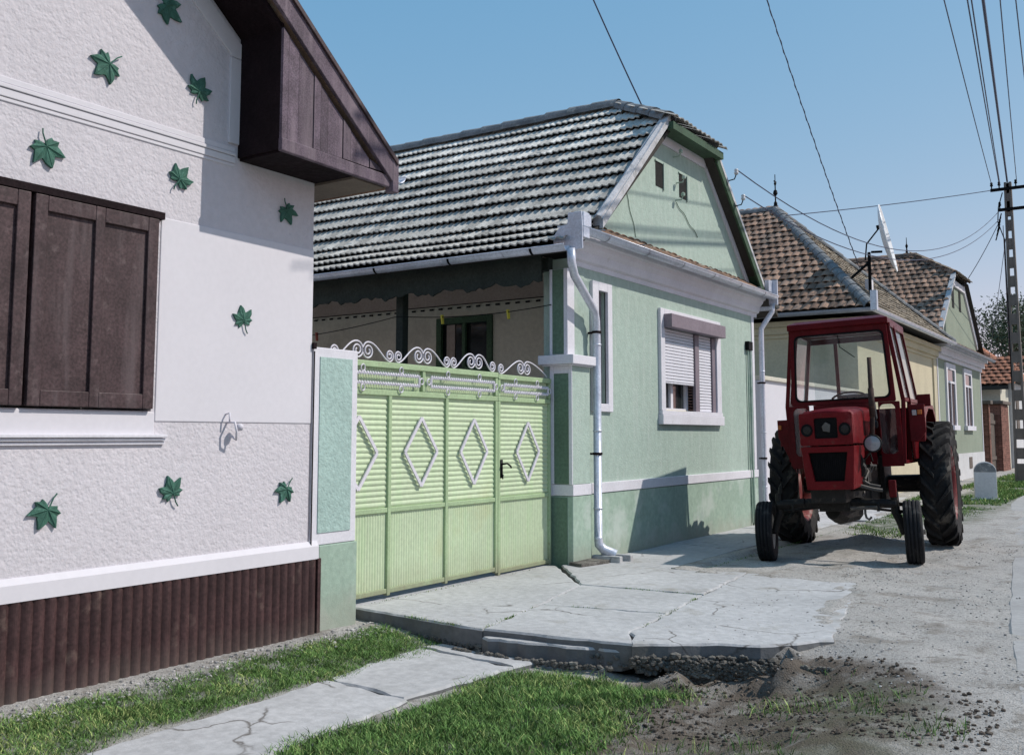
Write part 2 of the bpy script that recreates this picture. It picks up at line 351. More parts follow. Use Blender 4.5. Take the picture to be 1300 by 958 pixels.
def inside(X, Y, poly):
    c = np.zeros(np.shape(X), bool); n = len(poly)
    for i in range(n):
        x1, y1 = poly[i]; x2, y2 = poly[(i+1) % n]
        k = ((y1 > Y) != (y2 > Y)) & (X < (x2-x1)*(Y-y1)/(y2-y1+1e-12)+x1); c ^= k
    return c
def gh(X, Y):
    X = np.asarray(X, float); Y = np.asarray(Y, float)
    e = interp_edge(X)
    h = .012*vnoise(X, Y, 3, 1)+.03*vnoise(X, Y, .7, 2)*sstep(-6, -3, X)+.008*vnoise(X, Y, 9, 3)
    low = sstep(.15, .06, Y-e)                     # in front of the broken slab edge
    depth = .10+.10*sstep(-5.7, -4.6, X)+.10*sstep(-3.6, -2.9, X)*sstep(e-.9, e-.2, Y)
    depth = np.where(X > -2.5, depth*sstep(-1.2, -2.4, X)+.0, depth)
    lowr = sstep(.5, -.7, Y-e)
    m = np.where(X < -2.35, low, lowr)
    h = h-depth*m
    h += m*(.05*vnoise(X, Y, 4.5, 5)+.03*vnoise(X, Y, 13, 6))*sstep(-4.2, -3.2, X)*sstep(-.9, -1.8, X)
    # mound of loose soil lying against the slab corner
    h += .03*np.exp(-(((X+1.6)/.3)**2+((Y-6.7)/.2)**2))
    # worn sand round the tractor
    h += .09*np.exp(-(((X+3.75)/.30)**2+((Y-14.6)/.22)**2))+(.07*vnoise(X, Y, 2.3, 95)+.035*vnoise(X, Y, 6, 96))*sstep(10.6, 11.6, Y)*sstep(17, 14, Y)*sstep(-4.5, -4.1, X)*sstep(-2.0, -2.6, X)+.02*(vnoise(X, Y, 5, 97)+.6*vnoise(X, Y, 12, 98))*sstep(-2.9, -2.2, X)*sstep(7.2, 8, Y)*sstep(25, 18, Y)
    h -= .05*sstep(-3.3, -4.2, X)*np.exp(-((Y-13)/1.8)**2)*(X > -4.6)
    h -= .02*np.exp(-((X+2.5)/.2)**2)*sstep(11, 12.5, Y)*sstep(17, 14.8, Y)
    ex, ey = -2.75+2.16, 10.6-7.46; ll = math.hypot(ex, ey)
    d1 = ((X+2.16)*ey-(Y-7.46)*ex)/ll; d2 = np.where(X > -4.4, Y-10.42, -9); d = np.maximum(d1, d2)+.02
    thin = .006+.07*np.clip(d, -.6, .12)+.030*vnoise(X, Y, 3.2, 91)+.022*vnoise(X, Y, 9, 92)+.010*vnoise(X, Y, 21, 93)   # sand blown thinly over the slab's rim
    thin = np.where((Y < interp_edge(X)+.12) | (d < -.6), -.27, thin)
    h = h+.010*sstep(.0, .3, d)
    ins = inside(X, Y, SLAB_R); h = np.where(ins, thin, h)
    # soil banked up against the broken edge
    t_ = np.clip((X+3.05)/.95, 0, 1); yc = 6.50+.48*t_
    bank = .12*np.exp(-((Y-yc)/.16)**2)*sstep(-3.25, -2.95, X)*sstep(-1.7, -2.1, X)*(1+1.1*vnoise(X, Y, 5, 94)+.5*vnoise(X, Y, 12, 90))
    h = np.where(ins, h, h+bank+(np.abs(bank) > .01)*.025*vnoise(X, Y, 17, 89))
    for wx, wy, wz in ((-2.503, 12.295, .006), (-4.217, 12.145, -.066), (-2.574, 14.597, .011), (-4.546, 14.425, -.071)):
        g = np.exp(-(((X-wx)**2+(Y-wy)**2)/.30**2)**1.3); h = h*(1-g)+(wz+.018)*g
    h = np.where(X < -6.02, -.02, h)
    far = sstep(45, 70, Y); h = h*(1-far)
    return h
def axis_pts(lo, a, b, hi, step, g=1.35):
    p = list(np.arange(a, b+1e-6, step)); s = step; x = b
    while x < hi: s *= g; x += s; p.append(x)
    s = step; x = a
    while x > lo: s *= g; x -= s; p.insert(0, x)
    return np.array(p)
gx = axis_pts(-900, -6.2, .6, 900, .055); gy = axis_pts(-900, 2.2, 17, 1500, .055)
X, Y = np.meshgrid(gx, gy); Z = gh(X, Y)
nx, ny = len(gx), len(gy)
V = np.stack([X.ravel(), Y.ravel(), Z.ravel()], 1)
idx = np.arange(nx*ny).reshape(ny, nx)
Fq = np.stack([idx[:-1, :-1].ravel(), idx[:-1, 1:].ravel(), idx[1:, 1:].ravel(), idx[1:, :-1].ravel()], 1)
me = bpy.data.meshes.new('ground'); me.from_pydata(V.tolist(), [], Fq.tolist()); me.update(); me.shade_smooth()
e = interp_edge(X)
soil = sstep(.15, -.1, Y-e)*sstep(-3.6, -3.0, X)*sstep(-.7, -1.5, X)+.5*sstep(.1, -.1, Y-e)*sstep(-3.9, -3.2, X)*0
soil = np.maximum(soil, .8*np.exp(-(((X+2.3)/.55)**2+((Y-6.9)/.3)**2)))
green = sstep(-5.62, -5.45, X)*sstep(-4.85, -5.05, X)*sstep(.0, -.25, Y-e)
green = np.maximum(green, sstep(-4.1, -3.95, X)*sstep(-2.7, -3.0, X)*sstep(-.2, -.45, Y-e))
green = np.maximum(green, .35*sstep(-2.6, -1.5, X)*sstep(-.2, -.5, Y-e)*sstep(-.8, -1.3, X))
green = np.maximum(green, .8*sstep(-4.5, -4.3, X)*sstep(-3.3, -3.7, X)*sstep(15.5, 17, Y))
green = np.maximum(green, .7*sstep(17.5, 19, Y)*sstep(-2.5, -3.2, X)*sstep(-4.55, -4.4, X))
green = np.maximum(green, 1.*sstep(2, 6, X)); green = np.maximum(green, sstep(60, 90, Y))
for k, a in (('soil', soil), ('green', green)):
    at_ = me.attributes.new(k, 'FLOAT', 'POINT'); at_.data.foreach_set('value', np.clip(a, 0, 1).astype(np.float32).ravel())
me.materials.append(m_ground)
go = bpy.data.objects.new('ground', me); sc.collection.objects.link(go); tag(go, kind='structure')

# concrete slabs in front of the gate and along the houses
def slab(mb, poly, top, bot, jit=.017, seg=.11, mid=.0):
    P = []; n = len(poly)
    for i in range(n):
        a = Vector((*poly[i], 0)); b = Vector((*poly[(i+1) % n], 0)); k = max(1, int((b-a).length/seg))
        nrm = Vector((-(b-a).y, (b-a).x, 0)).normalized()
        for j in range(k):
            P.append(a+(b-a)*(j/k)+nrm*random.uniform(-jit, jit))
    c = sum(P, Vector())/len(P); m = len(P)
    def ring(inset, z, zj=0): return [(p.x+(c.x-p.x)*inset/max(.3, (c-p).length), p.y+(c.y-p.y)*inset/max(.3, (c-p).length), z+random.uniform(-zj, zj)) for p in P]
    rings = [ring(.012, bot), ring(0, bot+.03, .004), ring(.0, top-.016, .003), ring(.014, top, .0015), ring(.04, top+.001)]
    vs = [q for r in rings for q in r]; fs = []
    for r in range(4):
        for i in range(m): fs.append((r*m+i, r*m+(i+1) % m, (r+1)*m+(i+1) % m, (r+1)*m+i))
    top_ = [tuple(4*m+i for i in range(m))]+fs[2*m:]; mb.tint = 1.0; k0 = len(mb.v); mb.add(vs, top_); mb.tint = .38  # side rings tinted dark: soil stain plus shade painted into the edge
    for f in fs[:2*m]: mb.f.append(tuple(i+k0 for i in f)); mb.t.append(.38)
    mb.tint = 1.0
def g0(px, py): p = on(px, py, 2, 0); return (p.x, p.y)
J = {k: g0(*v) for k, v in dict(a=(465, 773), b=(612, 798), c=(686, 767), d=(737, 742), e=(722, 721), g=(801, 818), h=(801, 803), i=(893, 755), j=(950, 727), k=(748, 717), l=(1055, 812), m=(1098, 735), n=(848, 779)).items()}
def inset(poly, d=.011):
    cx = sum(p[0] for p in poly)/len(poly); cy = sum(p[1] for p in poly)/len(poly)
    return [(p[0]+(cx-p[0])*d/math.hypot(cx-p[0], cy-p[1]), p[1]+(cy-p[1])*d/math.hypot(cx-p[0], cy-p[1])) for p in poly]
mb = MB()
J['k2'] = (-5.83, 10.42)
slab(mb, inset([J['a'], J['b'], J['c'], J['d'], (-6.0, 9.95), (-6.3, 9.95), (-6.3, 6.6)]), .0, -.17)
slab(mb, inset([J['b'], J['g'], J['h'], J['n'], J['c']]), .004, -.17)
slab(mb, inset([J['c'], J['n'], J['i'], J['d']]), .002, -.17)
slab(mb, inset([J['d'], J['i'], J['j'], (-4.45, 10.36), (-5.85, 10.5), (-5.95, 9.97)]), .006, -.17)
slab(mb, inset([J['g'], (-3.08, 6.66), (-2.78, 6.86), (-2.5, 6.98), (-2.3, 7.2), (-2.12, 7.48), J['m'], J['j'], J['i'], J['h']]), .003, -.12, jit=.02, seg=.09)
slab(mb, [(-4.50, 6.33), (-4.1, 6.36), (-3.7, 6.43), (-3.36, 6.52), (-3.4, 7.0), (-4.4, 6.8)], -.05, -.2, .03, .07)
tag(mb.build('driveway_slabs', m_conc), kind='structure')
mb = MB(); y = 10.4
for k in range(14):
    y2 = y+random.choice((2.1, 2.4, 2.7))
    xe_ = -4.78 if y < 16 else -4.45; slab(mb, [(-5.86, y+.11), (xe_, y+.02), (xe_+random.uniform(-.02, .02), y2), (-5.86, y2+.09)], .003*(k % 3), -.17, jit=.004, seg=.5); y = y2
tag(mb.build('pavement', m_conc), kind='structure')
# rough under-edge of the broken slabs
def lumps(mb, path, r, n, zc, dz):
    for _ in range(n):
        i = random.randrange(len(path)-1); t = random.random(); a, b = path[i], path[i+1]
        c = Vector((a[0]+(b[0]-a[0])*t, a[1]+(b[1]-a[1])*t, zc+random.uniform(-dz, dz)))
        rock(mb, c, random.uniform(*r))
ico = None
def rock(mb, c, r, sq=(1, 1, .7)):
    global ico
    if ico is None:
        import bmesh
        bm = bmesh.new(); bmesh.ops.create_icosphere(bm, subdivisions=1, radius=1); ico = ([v.co.copy() for v in bm.verts], [tuple(v.index for v in f.verts) for f in bm.faces]); bm.free()
    s = random.random()*100
    rot = Matrix.Rotation(random.random()*6.28, 3, 'Z')
    vs = []
    for v in ico[0]:
        k = 1+.45*mnoise.noise(v*1.3+Vector((s, s, s)))
        q = rot @ Vector((v.x*sq[0], v.y*sq[1], v.z*sq[2])); vs.append(c+q*(r*k))
    mb.add(vs, ico[1])
mb = MB()
lumps(mb, [J['b'], J['g'], (-3.0, 6.72), (-2.6, 6.95), J['l']], (.008, .03), 240, -.13, .04)
lumps(mb, [(-3.3, 6.56), (-3.0, 6.66), (-2.72, 6.86), (-2.45, 7.0), (-2.2, 7.3)], (.006, .045), 150, -.14, .07)
lumps(mb, [(-3.0, 6.55), (-2.7, 6.7), (-2.2, 6.9), (-1.9, 6.95)], (.004, .022), 700, -.14, .06)
lumps(mb, [J['a'], J['b']], (.008, .03), 200, -.16, .03)
lumps(mb, [(-4.75, 6.30), (-4.2, 6.27), (-3.4, 6.42)], (.006, .028), 260, -.17, .02)
tag(mb.build('rubble', m_broken), 'broken concrete rubble packed under the slab edge', 'rubble', kind='stuff')
# foreground footpath
def gl(px, py, z=-.18): p = on(px, py, 2, z); return (p.x, p.y)
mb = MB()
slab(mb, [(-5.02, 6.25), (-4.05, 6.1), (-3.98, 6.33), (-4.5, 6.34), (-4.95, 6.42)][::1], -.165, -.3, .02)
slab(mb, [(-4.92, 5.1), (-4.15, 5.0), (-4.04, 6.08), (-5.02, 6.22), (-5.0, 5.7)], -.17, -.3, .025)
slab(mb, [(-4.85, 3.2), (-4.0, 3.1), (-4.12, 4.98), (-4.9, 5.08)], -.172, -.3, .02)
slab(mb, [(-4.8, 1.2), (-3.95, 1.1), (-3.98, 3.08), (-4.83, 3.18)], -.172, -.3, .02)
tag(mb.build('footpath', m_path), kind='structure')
# road
mb = MB(); LE = [(-.3, -40), (-.45, 0), (-.6, 4), (-.72, 5.9), (-.86, 6.8), (-1.2, 9.3), (-1.5, 12), (-1.85, 15.4), (-2.3, 19), (-2.95, 24.2), (-3.15, 28), (-3.2, 36), (-3.2, 60), (-3.2, 400)]
L2 = []
for (x0, y0), (x1, y1) in zip(LE, LE[1:]):
    k = max(1, min(40, int((y1-y0)/.35)))
    L2 += [(x0+(x1-x0)*i/k+(random.uniform(-.012, .012) if -5 < y0 < 30 else 0), y0+(y1-y0)*i/k) for i in range(k)]
L2.append(LE[-1])
vs = []; fs = []
for i, (x, y) in enumerate(L2): vs += [(x, y, -.03), (x+.04, y, .006), (x+.5, y, .022), (4.2, y, .03), (4.22, y, -.04)]
for i in range(len(L2)-1):
    for k in range(4): fs.append((i*5+k, i*5+k+1, i*5+5+k+1, i*5+5+k))
mb.add(vs, fs); tag(mb.build('road', m_road, smooth=False), kind='structure')

# ================================================================== HELPERS FOR HOUSES
def clay_roof(mb, O, U, V_, wid, length, test, tw=.2, ex=.34, arch=.03, tints=(.55, 1.35), lift=.03):
    """rows of single arched tiles; O eave corner, U unit along eave, V_ unit up the slope"""
    O = Vector(O); U = Vector(U).normalized(); V_ = Vector(V_).normalized(); Nn = U.cross(V_); Nn = Nn if Nn.z > 0 else -Nn
    rows = int(length/ex)+1
    for r in range(rows):
        off = 0 if r % 2 == 0 else tw/2
        for k in range(-1, int(wid/tw)+1):
            u0 = k*tw+off; v0 = r*ex
            if not test(u0+tw/2, v0+ex*.35): continue
            u0 += random.uniform(-.008, .008); v0 += random.uniform(-.014, .014); tl = random.uniform(-.006, .012); v1 = v0+ex*1.12
            vs = []
            for v, h in ((v0, lift+tl), (v1, .004)):
                for i in range(5):
                    t = i/4; vs.append(O+U*(u0+t*tw*.97)+V_*v+Nn*(h+arch*math.sin(math.pi*t)))
            for i in range(5): vs.append(vs[i]-Nn*.016)
            mb.tint = random.uniform(*tints) if random.random() < .8 else random.uniform(tints[0]*.7, tints[1]*1.15)
            mb.add(vs, [(i, i+1, i+6, i+5) for i in range(4)]+[(i+10, i+11, i+1, i) for i in range(4)])
    mb.tint = 1.0
def ridge_tiles(mb, a, b, r=.13, ln=.38):
    a = Vector(a); b = Vector(b); d = (b-a); n = max(1, int(d.length/ln)); d.normalize(); side = d.cross(Vector((0, 0, 1))).normalized(); up = side.cross(d).normalized()
    st = (b-a).length/n
    for i in range(n):
        p = a+d*(i*st); q = a+d*((i+1)*st+.03); vs = []; j = random.uniform(-.008, .008)
        mb.tint = random.uniform(.7, 1.25)
        for pt, rr in ((p, r*1.08), (q, r*.94)):
            for k in range(9):
                t = math.pi*(k/8)*1.1-.05*math.pi; vs.append(pt+side*(math.cos(t)*rr)+up*(math.sin(t)*rr*.9-.02+j))
        n0 = len(vs); vs += [vs[k]-(vs[k]-p)*.16 for k in range(9)]
        mb.add(vs, [(k, k+1, k+10, k+9) for k in range(8)]+[(k+n0, k+n0+1, k+1, k) for k in range(8)])
    mb.tint = 1.0
def gutter(mb, a, b, r=.065, straps=0):
    a = Vector(a); b = Vector(b); d = (b-a).normalized(); side = d.cross(Vector((0, 0, 1))).normalized(); up = Vector((0, 0, 1)); vs = []
    for p in (a, b):
        for rr in (r, r-.006):
            for k in range(9):
                t = math.pi+math.pi*k/8; vs.append(p+side*math.cos(t)*rr+up*math.sin(t)*rr)
    fs = [(k, k+1, 18+k+1, 18+k) for k in range(8)]+[(9+k, 27+k, 27+k+1, 9+k+1) for k in range(8)]
    fs += [(k, 9+k, 9+k+1, k+1) for k in range(8)]+[(18+k, 18+k+1, 27+k+1, 27+k) for k in range(8)]
    mb.add(vs, fs)
    for s_ in (-1, 1):
        mb.tube([a+side*s_*r, b+side*s_*r], .009, 6)
def straps(mb, a, b, n, r=.07, wd=.025, ph=.5):
    a = Vector(a); b = Vector(b); d = (b-a).normalized(); side = d.cross(Vector((0, 0, 1))).normalized(); up = Vector((0, 0, 1))
    for i in range(n):
        c = a+(b-a)*((i+ph)/n); vs = []
        for w_ in (-wd/2, wd/2):
            for k in range(11):
                t = math.pi*.95+math.pi*1.1*k/10; vs.append(c+d*w_+side*math.cos(t)*r+up*math.sin(t)*r)
        mb.add(vs, [(k, k+1, 12+k, 11+k) for k in range(10)])

# ================================================================== 1. WHITE HOUSE (left foreground)
wh = empty('white_house', (FX, 1.4, 0), 'white roughcast house with brown shutters, green leaf ornaments and boxed brown eaves', 'house')
YE = 5.83; RS = .80; YR = 1.4                       # corner, roof slope, ridge
def roofz(y, off=0): return 3.86+off+RS*(6.2-abs(y-YR)-YR) if True else 0
ZR = roofz(YR)
mb = MB()
poly = [(-2.95, -.3), (YE, -.3), (YE, 3.75), (YE, roofz(YE, -.2)), (YR, roofz(YR, -.2)), (-2.95, roofz(-2.95, -.2))]
holes = (2.35, 4.3, 1.67, 3.03)
# wall built round the window hole
mb.wall('x', FX, -.45, -2.95, YE, -.3, 3.5, [holes])
mb.prism([(-2.95, 3.5), (YE, 3.5), (YE, roofz(YE, -.2)), (YR, roofz(YR, -.2)), (-2.95, roofz(-2.95, -.2))], 'x', FX-.45, FX)
mb.box(-16, FX-.45, YE-.4, YE, -.3, roofz(YE, -.2)); mb.box(-16, FX-.45, -2.95, -2.55, -.3, roofz(-2.95, -.2)); mb.box(-16.4, -16, -2.95, YE, -.3, 4)
mb.box(FX-.44, FX-.4, 2.3, 4.35, 1.6, 3.1)
mb.build('wall', m_rough, wh)
mb = MB()
mb.box(FX-.02, FX+.007, 4.33, YE+.004, 1.60, 3.05); mb.box(FX-.02, FX+.007, 2.3, 4.327, 1.50, 1.665)
mb.box(FX-.02, FX+.018, 2.0, 2.33, 1.5, 3.05)
mb.box(FX-.02, FX+.016, 4.9, 5.06, 3.74, 4.42)
a = (4.9, 4.42); b = (5.06, 4.42)
mb.prism([(4.9, 4.423), (5.06, 4.423), (5.06, 4.50), (YR, roofz(YR)-.33), (YR, roofz(YR)-.52), (4.9, 4.44)], 'x', FX-.02, FX+.016)
mb.build('plaster_band', m_white, wh, bevel=.006)
mb = MB()
for z0, z1, d in ((3.56, 3.585, .008), (3.588, 3.64, .014), (3.643, 3.67, .022), (3.673, 3.715, .012)): mb.box(FX-.02, FX+d, -2.9, YE-.86, z0, z1)
mb.build('cornice_band', m_white, wh, bevel=.005)
mb = MB()
for z0, z1, d in ((1.44, 1.462, .02), (1.465, 1.485, .034), (1.488, 1.51, .05)): mb.box(FX-.02, FX+d, 2.1, 4.41, z0, z1)
mb.build('window_sill', m_trim, wh, bevel=.004)
# ribbed plinth
mb = MB(); pitch = .078; prof = []
y = -2.9
while y < YE+.08:
    for k in range(7): prof.append((y+pitch*k/7, .016+.02*abs(math.sin(math.pi*k/7))))
    y += pitch
vs = []; 
for (yy, d) in prof: vs += [(FX+d, yy, -.32), (FX+d, yy, .495)]
n = len(prof); mb.add(vs, [(2*i, 2*i+2, 2*i+3, 2*i+1) for i in range(n-1)])
mb.box(FX-.05, FX+.014, -2.9, YE+.085, -.32, .492); mb.box(FX-.05, FX+.04, YE+.085, YE+.12, -.32, .5)
mb.build('ribbed_plinth', m_plinth, wh, smooth=False)
mb = MB(); mb.prism([(FX-.02, .497), (FX+.034, .497), (FX+.031, .60), (FX+.008, .64), (FX-.02, .64)], 'y', -2.9, YE+.10); mb.build('plinth_cap', m_white, wh)
# shutters
def shutter(y0, y1, lbl=None):
    s = MB(); z0, z1 = 1.685, 3.02; x = FX+.0
    s.box(x-.02, x+.022, y0, y1, z0, z1)
    fr = MB()
    st = .085
    ys = [y0, y0+st, (y0+y1)/2-.035, (y0+y1)/2+.035, y1-st, y1]
    for a, b in ((ys[0], ys[1]), (ys[2], ys[3]), (ys[4], ys[5])): fr.box(x+.022, x+.045, a, b, z0, z1)
    for a, b in ((ys[1], ys[2]), (ys[3], ys[4])):
        fr.box(x+.022, x+.0445, a+.0005, b-.0005, z0, z0+.1); fr.box(x+.022, x+.0445, a+.0005, b-.0005, z1-.1, z1)
    o = s.build('shutter', m_brown, wh); f = fr.build('shutter_frame', m_brown, o, bevel=.005); return o
shutter(3.375, 4.285); shutter(2.375, 3.345)
mb = MB()
mb.box(FX-.02, FX+.05, 2.3, 4.33, 3.023, 3.075); mb.build('window_lintel', m_brownd, wh, bevel=.004)
# roof
XF = -5.39
mb = MB()
top = [(6.3, roofz(6.3)), (YR, ZR), (2*YR-6.3, roofz(6.3))]
def band(o1, o2, yend=6.28, ystart=None):
    a = [(yend, roofz(yend, o1)), (YR, roofz(YR, o1)), (2*YR-yend, roofz(yend, o1))]
    b = [(2*YR-yend, roofz(yend, o2)), (YR, roofz(YR, o2)), (yend, roofz(yend, o2))]
    return a, b
def band_prism(mb, o1, o2, x0, x1, yend=6.28):
    mb.prism([(YR, roofz(YR, o1)), (yend, roofz(yend, o1)), (yend, roofz(yend, o2)), (YR, roofz(YR, o2))], 'x', x0, x1)
    mb.prism([(YR, roofz(YR, o1)), (2*YR-yend, roofz(yend, o1)), (2*YR-yend, roofz(yend, o2)), (YR, roofz(YR, o2))], 'x', x0, x1)
band_prism(mb, .02, -.19, XF, XF+.035); mb.build('barge_board', m_purp, wh, bevel=.006)
mb = MB(); band_prism(mb, .05, .0, XF+.0, XF+.055); mb.build('verge_strip', m_brown, wh, bevel=.004)
mb = MB(); band_prism(mb, -.20, -.235, FX+.004, XF-.035, 5.08); band_prism(mb, -.235, -.262, XF-.10, XF-.03, 5.0)
mb.build('soffit', m_brownd, wh)
mb = MB(); band_prism(mb, .0, -.17, -16, XF-.003, 6.3); mb.build('roof', m_clay, wh)
mb = MB()   # boxed eave
zs = roofz(5.0, -.2)
mb.box(FX+.003, XF-.03, 5.0, 5.022, 3.64, zs+.0); 
mb.box(FX+.003, XF-.03, 5.022, 6.2, 3.62, 3.64)
mb.build('eave_box', m_brownd, wh)
mb = MB(); yy = 5.0
ws = [.062, .11, .16, .075, .085, .17, .09, .13, .10, .2]
for i, wd in enumerate(ws):
    y2 = min(yy+wd-.006, 6.19); zt = roofz(y2, -.12); mb.tint = random.uniform(.75, 1.2)
    mb.prism([(yy, 3.72), (y2, 3.72), (y2, max(3.74, roofz(y2, -.245))), (yy, max(3.74, roofz(yy, -.245)))], 'x', XF-.03, XF-.004-.004*(i % 3)); yy += wd
    if yy > 6.15: break
mb.tint = 1
mb.build('eave_planks', m_purp, wh)
mb = MB(); mb.prism([(4.99, 3.62), (6.22, 3.6), (6.22, 3.7), (4.99, 3.72)], 'x', XF-.03, XF+.012); mb.build('eave_beam', m_purp, wh, bevel=.008)
mb = MB(); mb.box(XF-.05, XF+.04, 6.225, 6.30, 3.56, 3.86); mb.build('eave_end_board', m_purp, wh, bevel=.006)
mb = MB(); mb.box(-16, XF-.052, 5.84, 6.22, 3.60, 3.63); mb.build('eave_soffit', m_soff, wh)
mb = MB(); gutter(mb, (-16, 6.37, 3.74), (XF+.0, 6.37, 3.74), .07); mb.build('gutter', m_zinc, wh, smooth=True)
# leaf ornaments
tips = [(90, 1.0), (38, .92), (142, .92), (-8, .62), (188, .62)]
def leafmesh():
    seq = []
    order = [(-55, .34), (-40, .56), (-25, .50), (-8, .74), (8, .56), (22, .74), (38, 1.0), (48, .72), (58, .58), (66, .64), (76, .78), (90, 1.08),
             (104, .79), (114, .65), (122, .59), (132, .73), (142, 1.01), (158, .75), (172, .57), (188, .75), (205, .51), (220, .57), (235, .34), (262, .14), (278, .14)]
    return order
def leaf(c, size, ang, squash=.8):
    y0, z0 = c; mb = MB(); o = leafmesh(); pts = []
    for a, r in o:
        t = R(a-90+ang); rr = r*size*.5*random.uniform(.94, 1.06)
        pts.append((y0-math.sin(t)*rr*1.0*squash if False else y0+math.cos(R(a-90)+R(ang)+math.pi/2)*rr, z0+math.sin(R(a-90)+R(ang)+math.pi/2)*rr))
    n = len(pts); x = FX+.016
    ridge = [.007 if r > .73 else .0 for a, r in o]
    vs = [(x+.010, y0, z0)]+[(x+h, p[0], p[1]) for p, h in zip(pts, ridge)]+[(x-.014, p[0], p[1]) for p in pts]
    fs = [(0, 1+i, 1+(i+1) % n) for i in range(n)]+[(1+i, 1+n+i, 1+n+(i+1) % n, 1+(i+1) % n) for i in range(n)]
    mb.add(vs, fs)
    d = Vector((0, math.cos(R(ang-90)+math.pi/2-math.pi/2), math.sin(R(ang-90)+math.pi/2-math.pi/2)))
    d = Vector((0, -math.cos(R(ang)+math.pi/2), -math.sin(R(ang)+math.pi/2)))
    mb.tube([Vector((x+.01, y0, z0)), Vector((x+.008, y0, z0))+d*size*.3, Vector((x+.004, y0, z0))+d*size*.42+Vector((0, .012, 0))], .005, 5)
    for a, r in o:
        if a in (38, 90, 142, -8, 188):
            q = R(a-90)+R(ang)+math.pi/2
            mb.tube([(x+.010, y0, z0), (x+.006, y0+math.cos(q)*r*size*.44, z0+math.sin(q)*r*size*.44)], .004, 4)
    return mb.build('leaf_ornament', m_leaf, wh)
# centre (y,z) on the wall, size, direction the tip points (deg, 0 = up, + = towards the left in the picture)
for c, s_, an in [((4.30, 4.60), .27, -120), ((3.86, 4.02), .27, 135), ((4.61, 4.05), .25, -20), ((3.44, 3.34), .27, 200), ((4.46, 3.35), .24, -35), ((5.51, 3.33), .23, 205),
                 ((5.09, 2.38), .23, 15), ((3.56, 1.04), .25, 155), ((4.49, 1.10), .23, 20), ((5.57, 1.08), .22, 150), ((2.5, 4.3), .26, 30), ((2.2, 1.1), .24, 170)]:
    leaf(c, s_*1.03, an)
mb = MB()
mb.tube([(FX, 4.97, 1.60), (FX+.09, 4.97, 1.60), (FX+.10, 4.98, 1.53), (FX+.07, 5.0, 1.47), (FX+.03, 4.99, 1.50)], .009, 6); mb.tube([(FX, 4.95, 1.66), (FX+.05, 4.95, 1.67), (FX+.055, 4.95, 1.60)], .007, 6); mb.lathe([(0, 0), (.026, .004), (.03, .03), (.018, .05), (0, .052)], (FX+.05, 5.03, 1.56), (1, 0, .2), 12)
mb.build('wall_hook', m_iron, wh, smooth=True)
# cable clipped down the corner of the wall
mb = MB(); mb.tube([(FX+.02, YE+.02, 2.2-.05*i+.0) for i in range(0, 33)], .006, 5); mb.box(FX-.01, FX+.03, YE+.0, YE+.035, 2.22, 2.27); mb.build('corner_cable', m_brownd, wh)

# ================================================================== 2. GATE PILLAR AND GATES
gp = empty('gate_pillar', (FX, 6.1, 0), 'mint green gate pillar with white frame between the white house and the gate', 'pillar')
mb = MB(); mb.box(FX-.17, FX, 5.86, 6.40, .60, 2.24); mb.build('pillar_body', m_trim, gp, bevel=.008)
mb = MB(); mb.box(FX-.1, FX+.007, 5.935, 6.325, .70, 2.16); mb.build('inset_panel', m_pgreen, gp)
mb = MB(); mb.box(FX-.17, FX+.012, 5.955, 6.41, -.25, .597); mb.build('pillar_base', m_green2, gp, bevel=.008)
GX = -6.1
def corrug_h(mb, y0, y1, z0, z1, pitch, amp, x):
    n = int((z1-z0)/pitch*6); vs = []
    for i in range(n+1):
        z = z0+(z1-z0)*i/n; ph = (i % 6)/6
        d = amp*(1-abs(2*ph-1)**1.5) ; vs += [(x+d, y0, z), (x+d, y1, z)]
    mb.add(vs, [(2*i, 2*i+1, 2*i+3, 2*i+2) for i in range(n)])
def corrug_v(mb, y0, y1, z0, z1, pitch, amp, x):
    n = int((y1-y0)/pitch*6); vs = []
    for i in range(n+1):
        y = y0+(y1-y0)*i/n; ph = (i % 6)/6
        d = amp*(1-abs(2*ph-1)**1.5); vs += [(x+d, y, z0), (x+d, y, z1)]
    mb.add(vs, [(2*i, 2*i+2, 2*i+3, 2*i+1) for i in range(n)])
def spiral(cy, cz, r, turns, a_end, sgn, x):
    """from the inside out, ending at angle a_end"""
    n = int(20*turns); P = []
    for i in range(n+1):
        t = i/n; a = a_end-sgn*(1-t)*turns*2*math.pi; rr = r*(.22+.78*t)
        P.append((x, cy+math.cos(a)*rr, cz+math.sin(a)*rr))
    return P
def bez(p, q, m0, m1, n=10):
    P = []
    for i in range(1, n):
        t = i/n; h = [(1-t)**3, 3*t*(1-t)**2, 3*t*t*(1-t), t**3]
        P.append(tuple(h[0]*p[k]+h[1]*(p[k]+m0[k])+h[2]*(q[k]-m1[k])+h[3]*q[k] for k in range(3)))
    return P
def scroll(mb, yc, ys, z0, x, end=False):
    sg = 1 if ys > yc else -1
    cb = yc+sg*.072; R1 = .082
    A = spiral(cb, z0+.088, R1, 1.9, math.pi/2, -sg, x)
    if end:
        B = [(x, ys, z0+.005)]; m1 = (0, sg*.05, -.05)
    else:
        cs = ys-sg*.055; r2 = .058
        B = spiral(cs, z0+.062, r2, 1.7, -math.pi/2, -sg, x)[::-1]; m1 = (0, sg*.09, -.012)
    P = A+bez(A[-1], B[0], (0, sg*.12, .01), m1)+B
    mb.tube(P, .0085, 6)
def ring(mb, x, y, z, r=.026, t=.007):
    mb.tube([(x, y+math.cos(a)*r, z+math.sin(a)*r*1.15) for a in [2*math.pi*k/14 for k in range(14)]], t, 5, close=True)
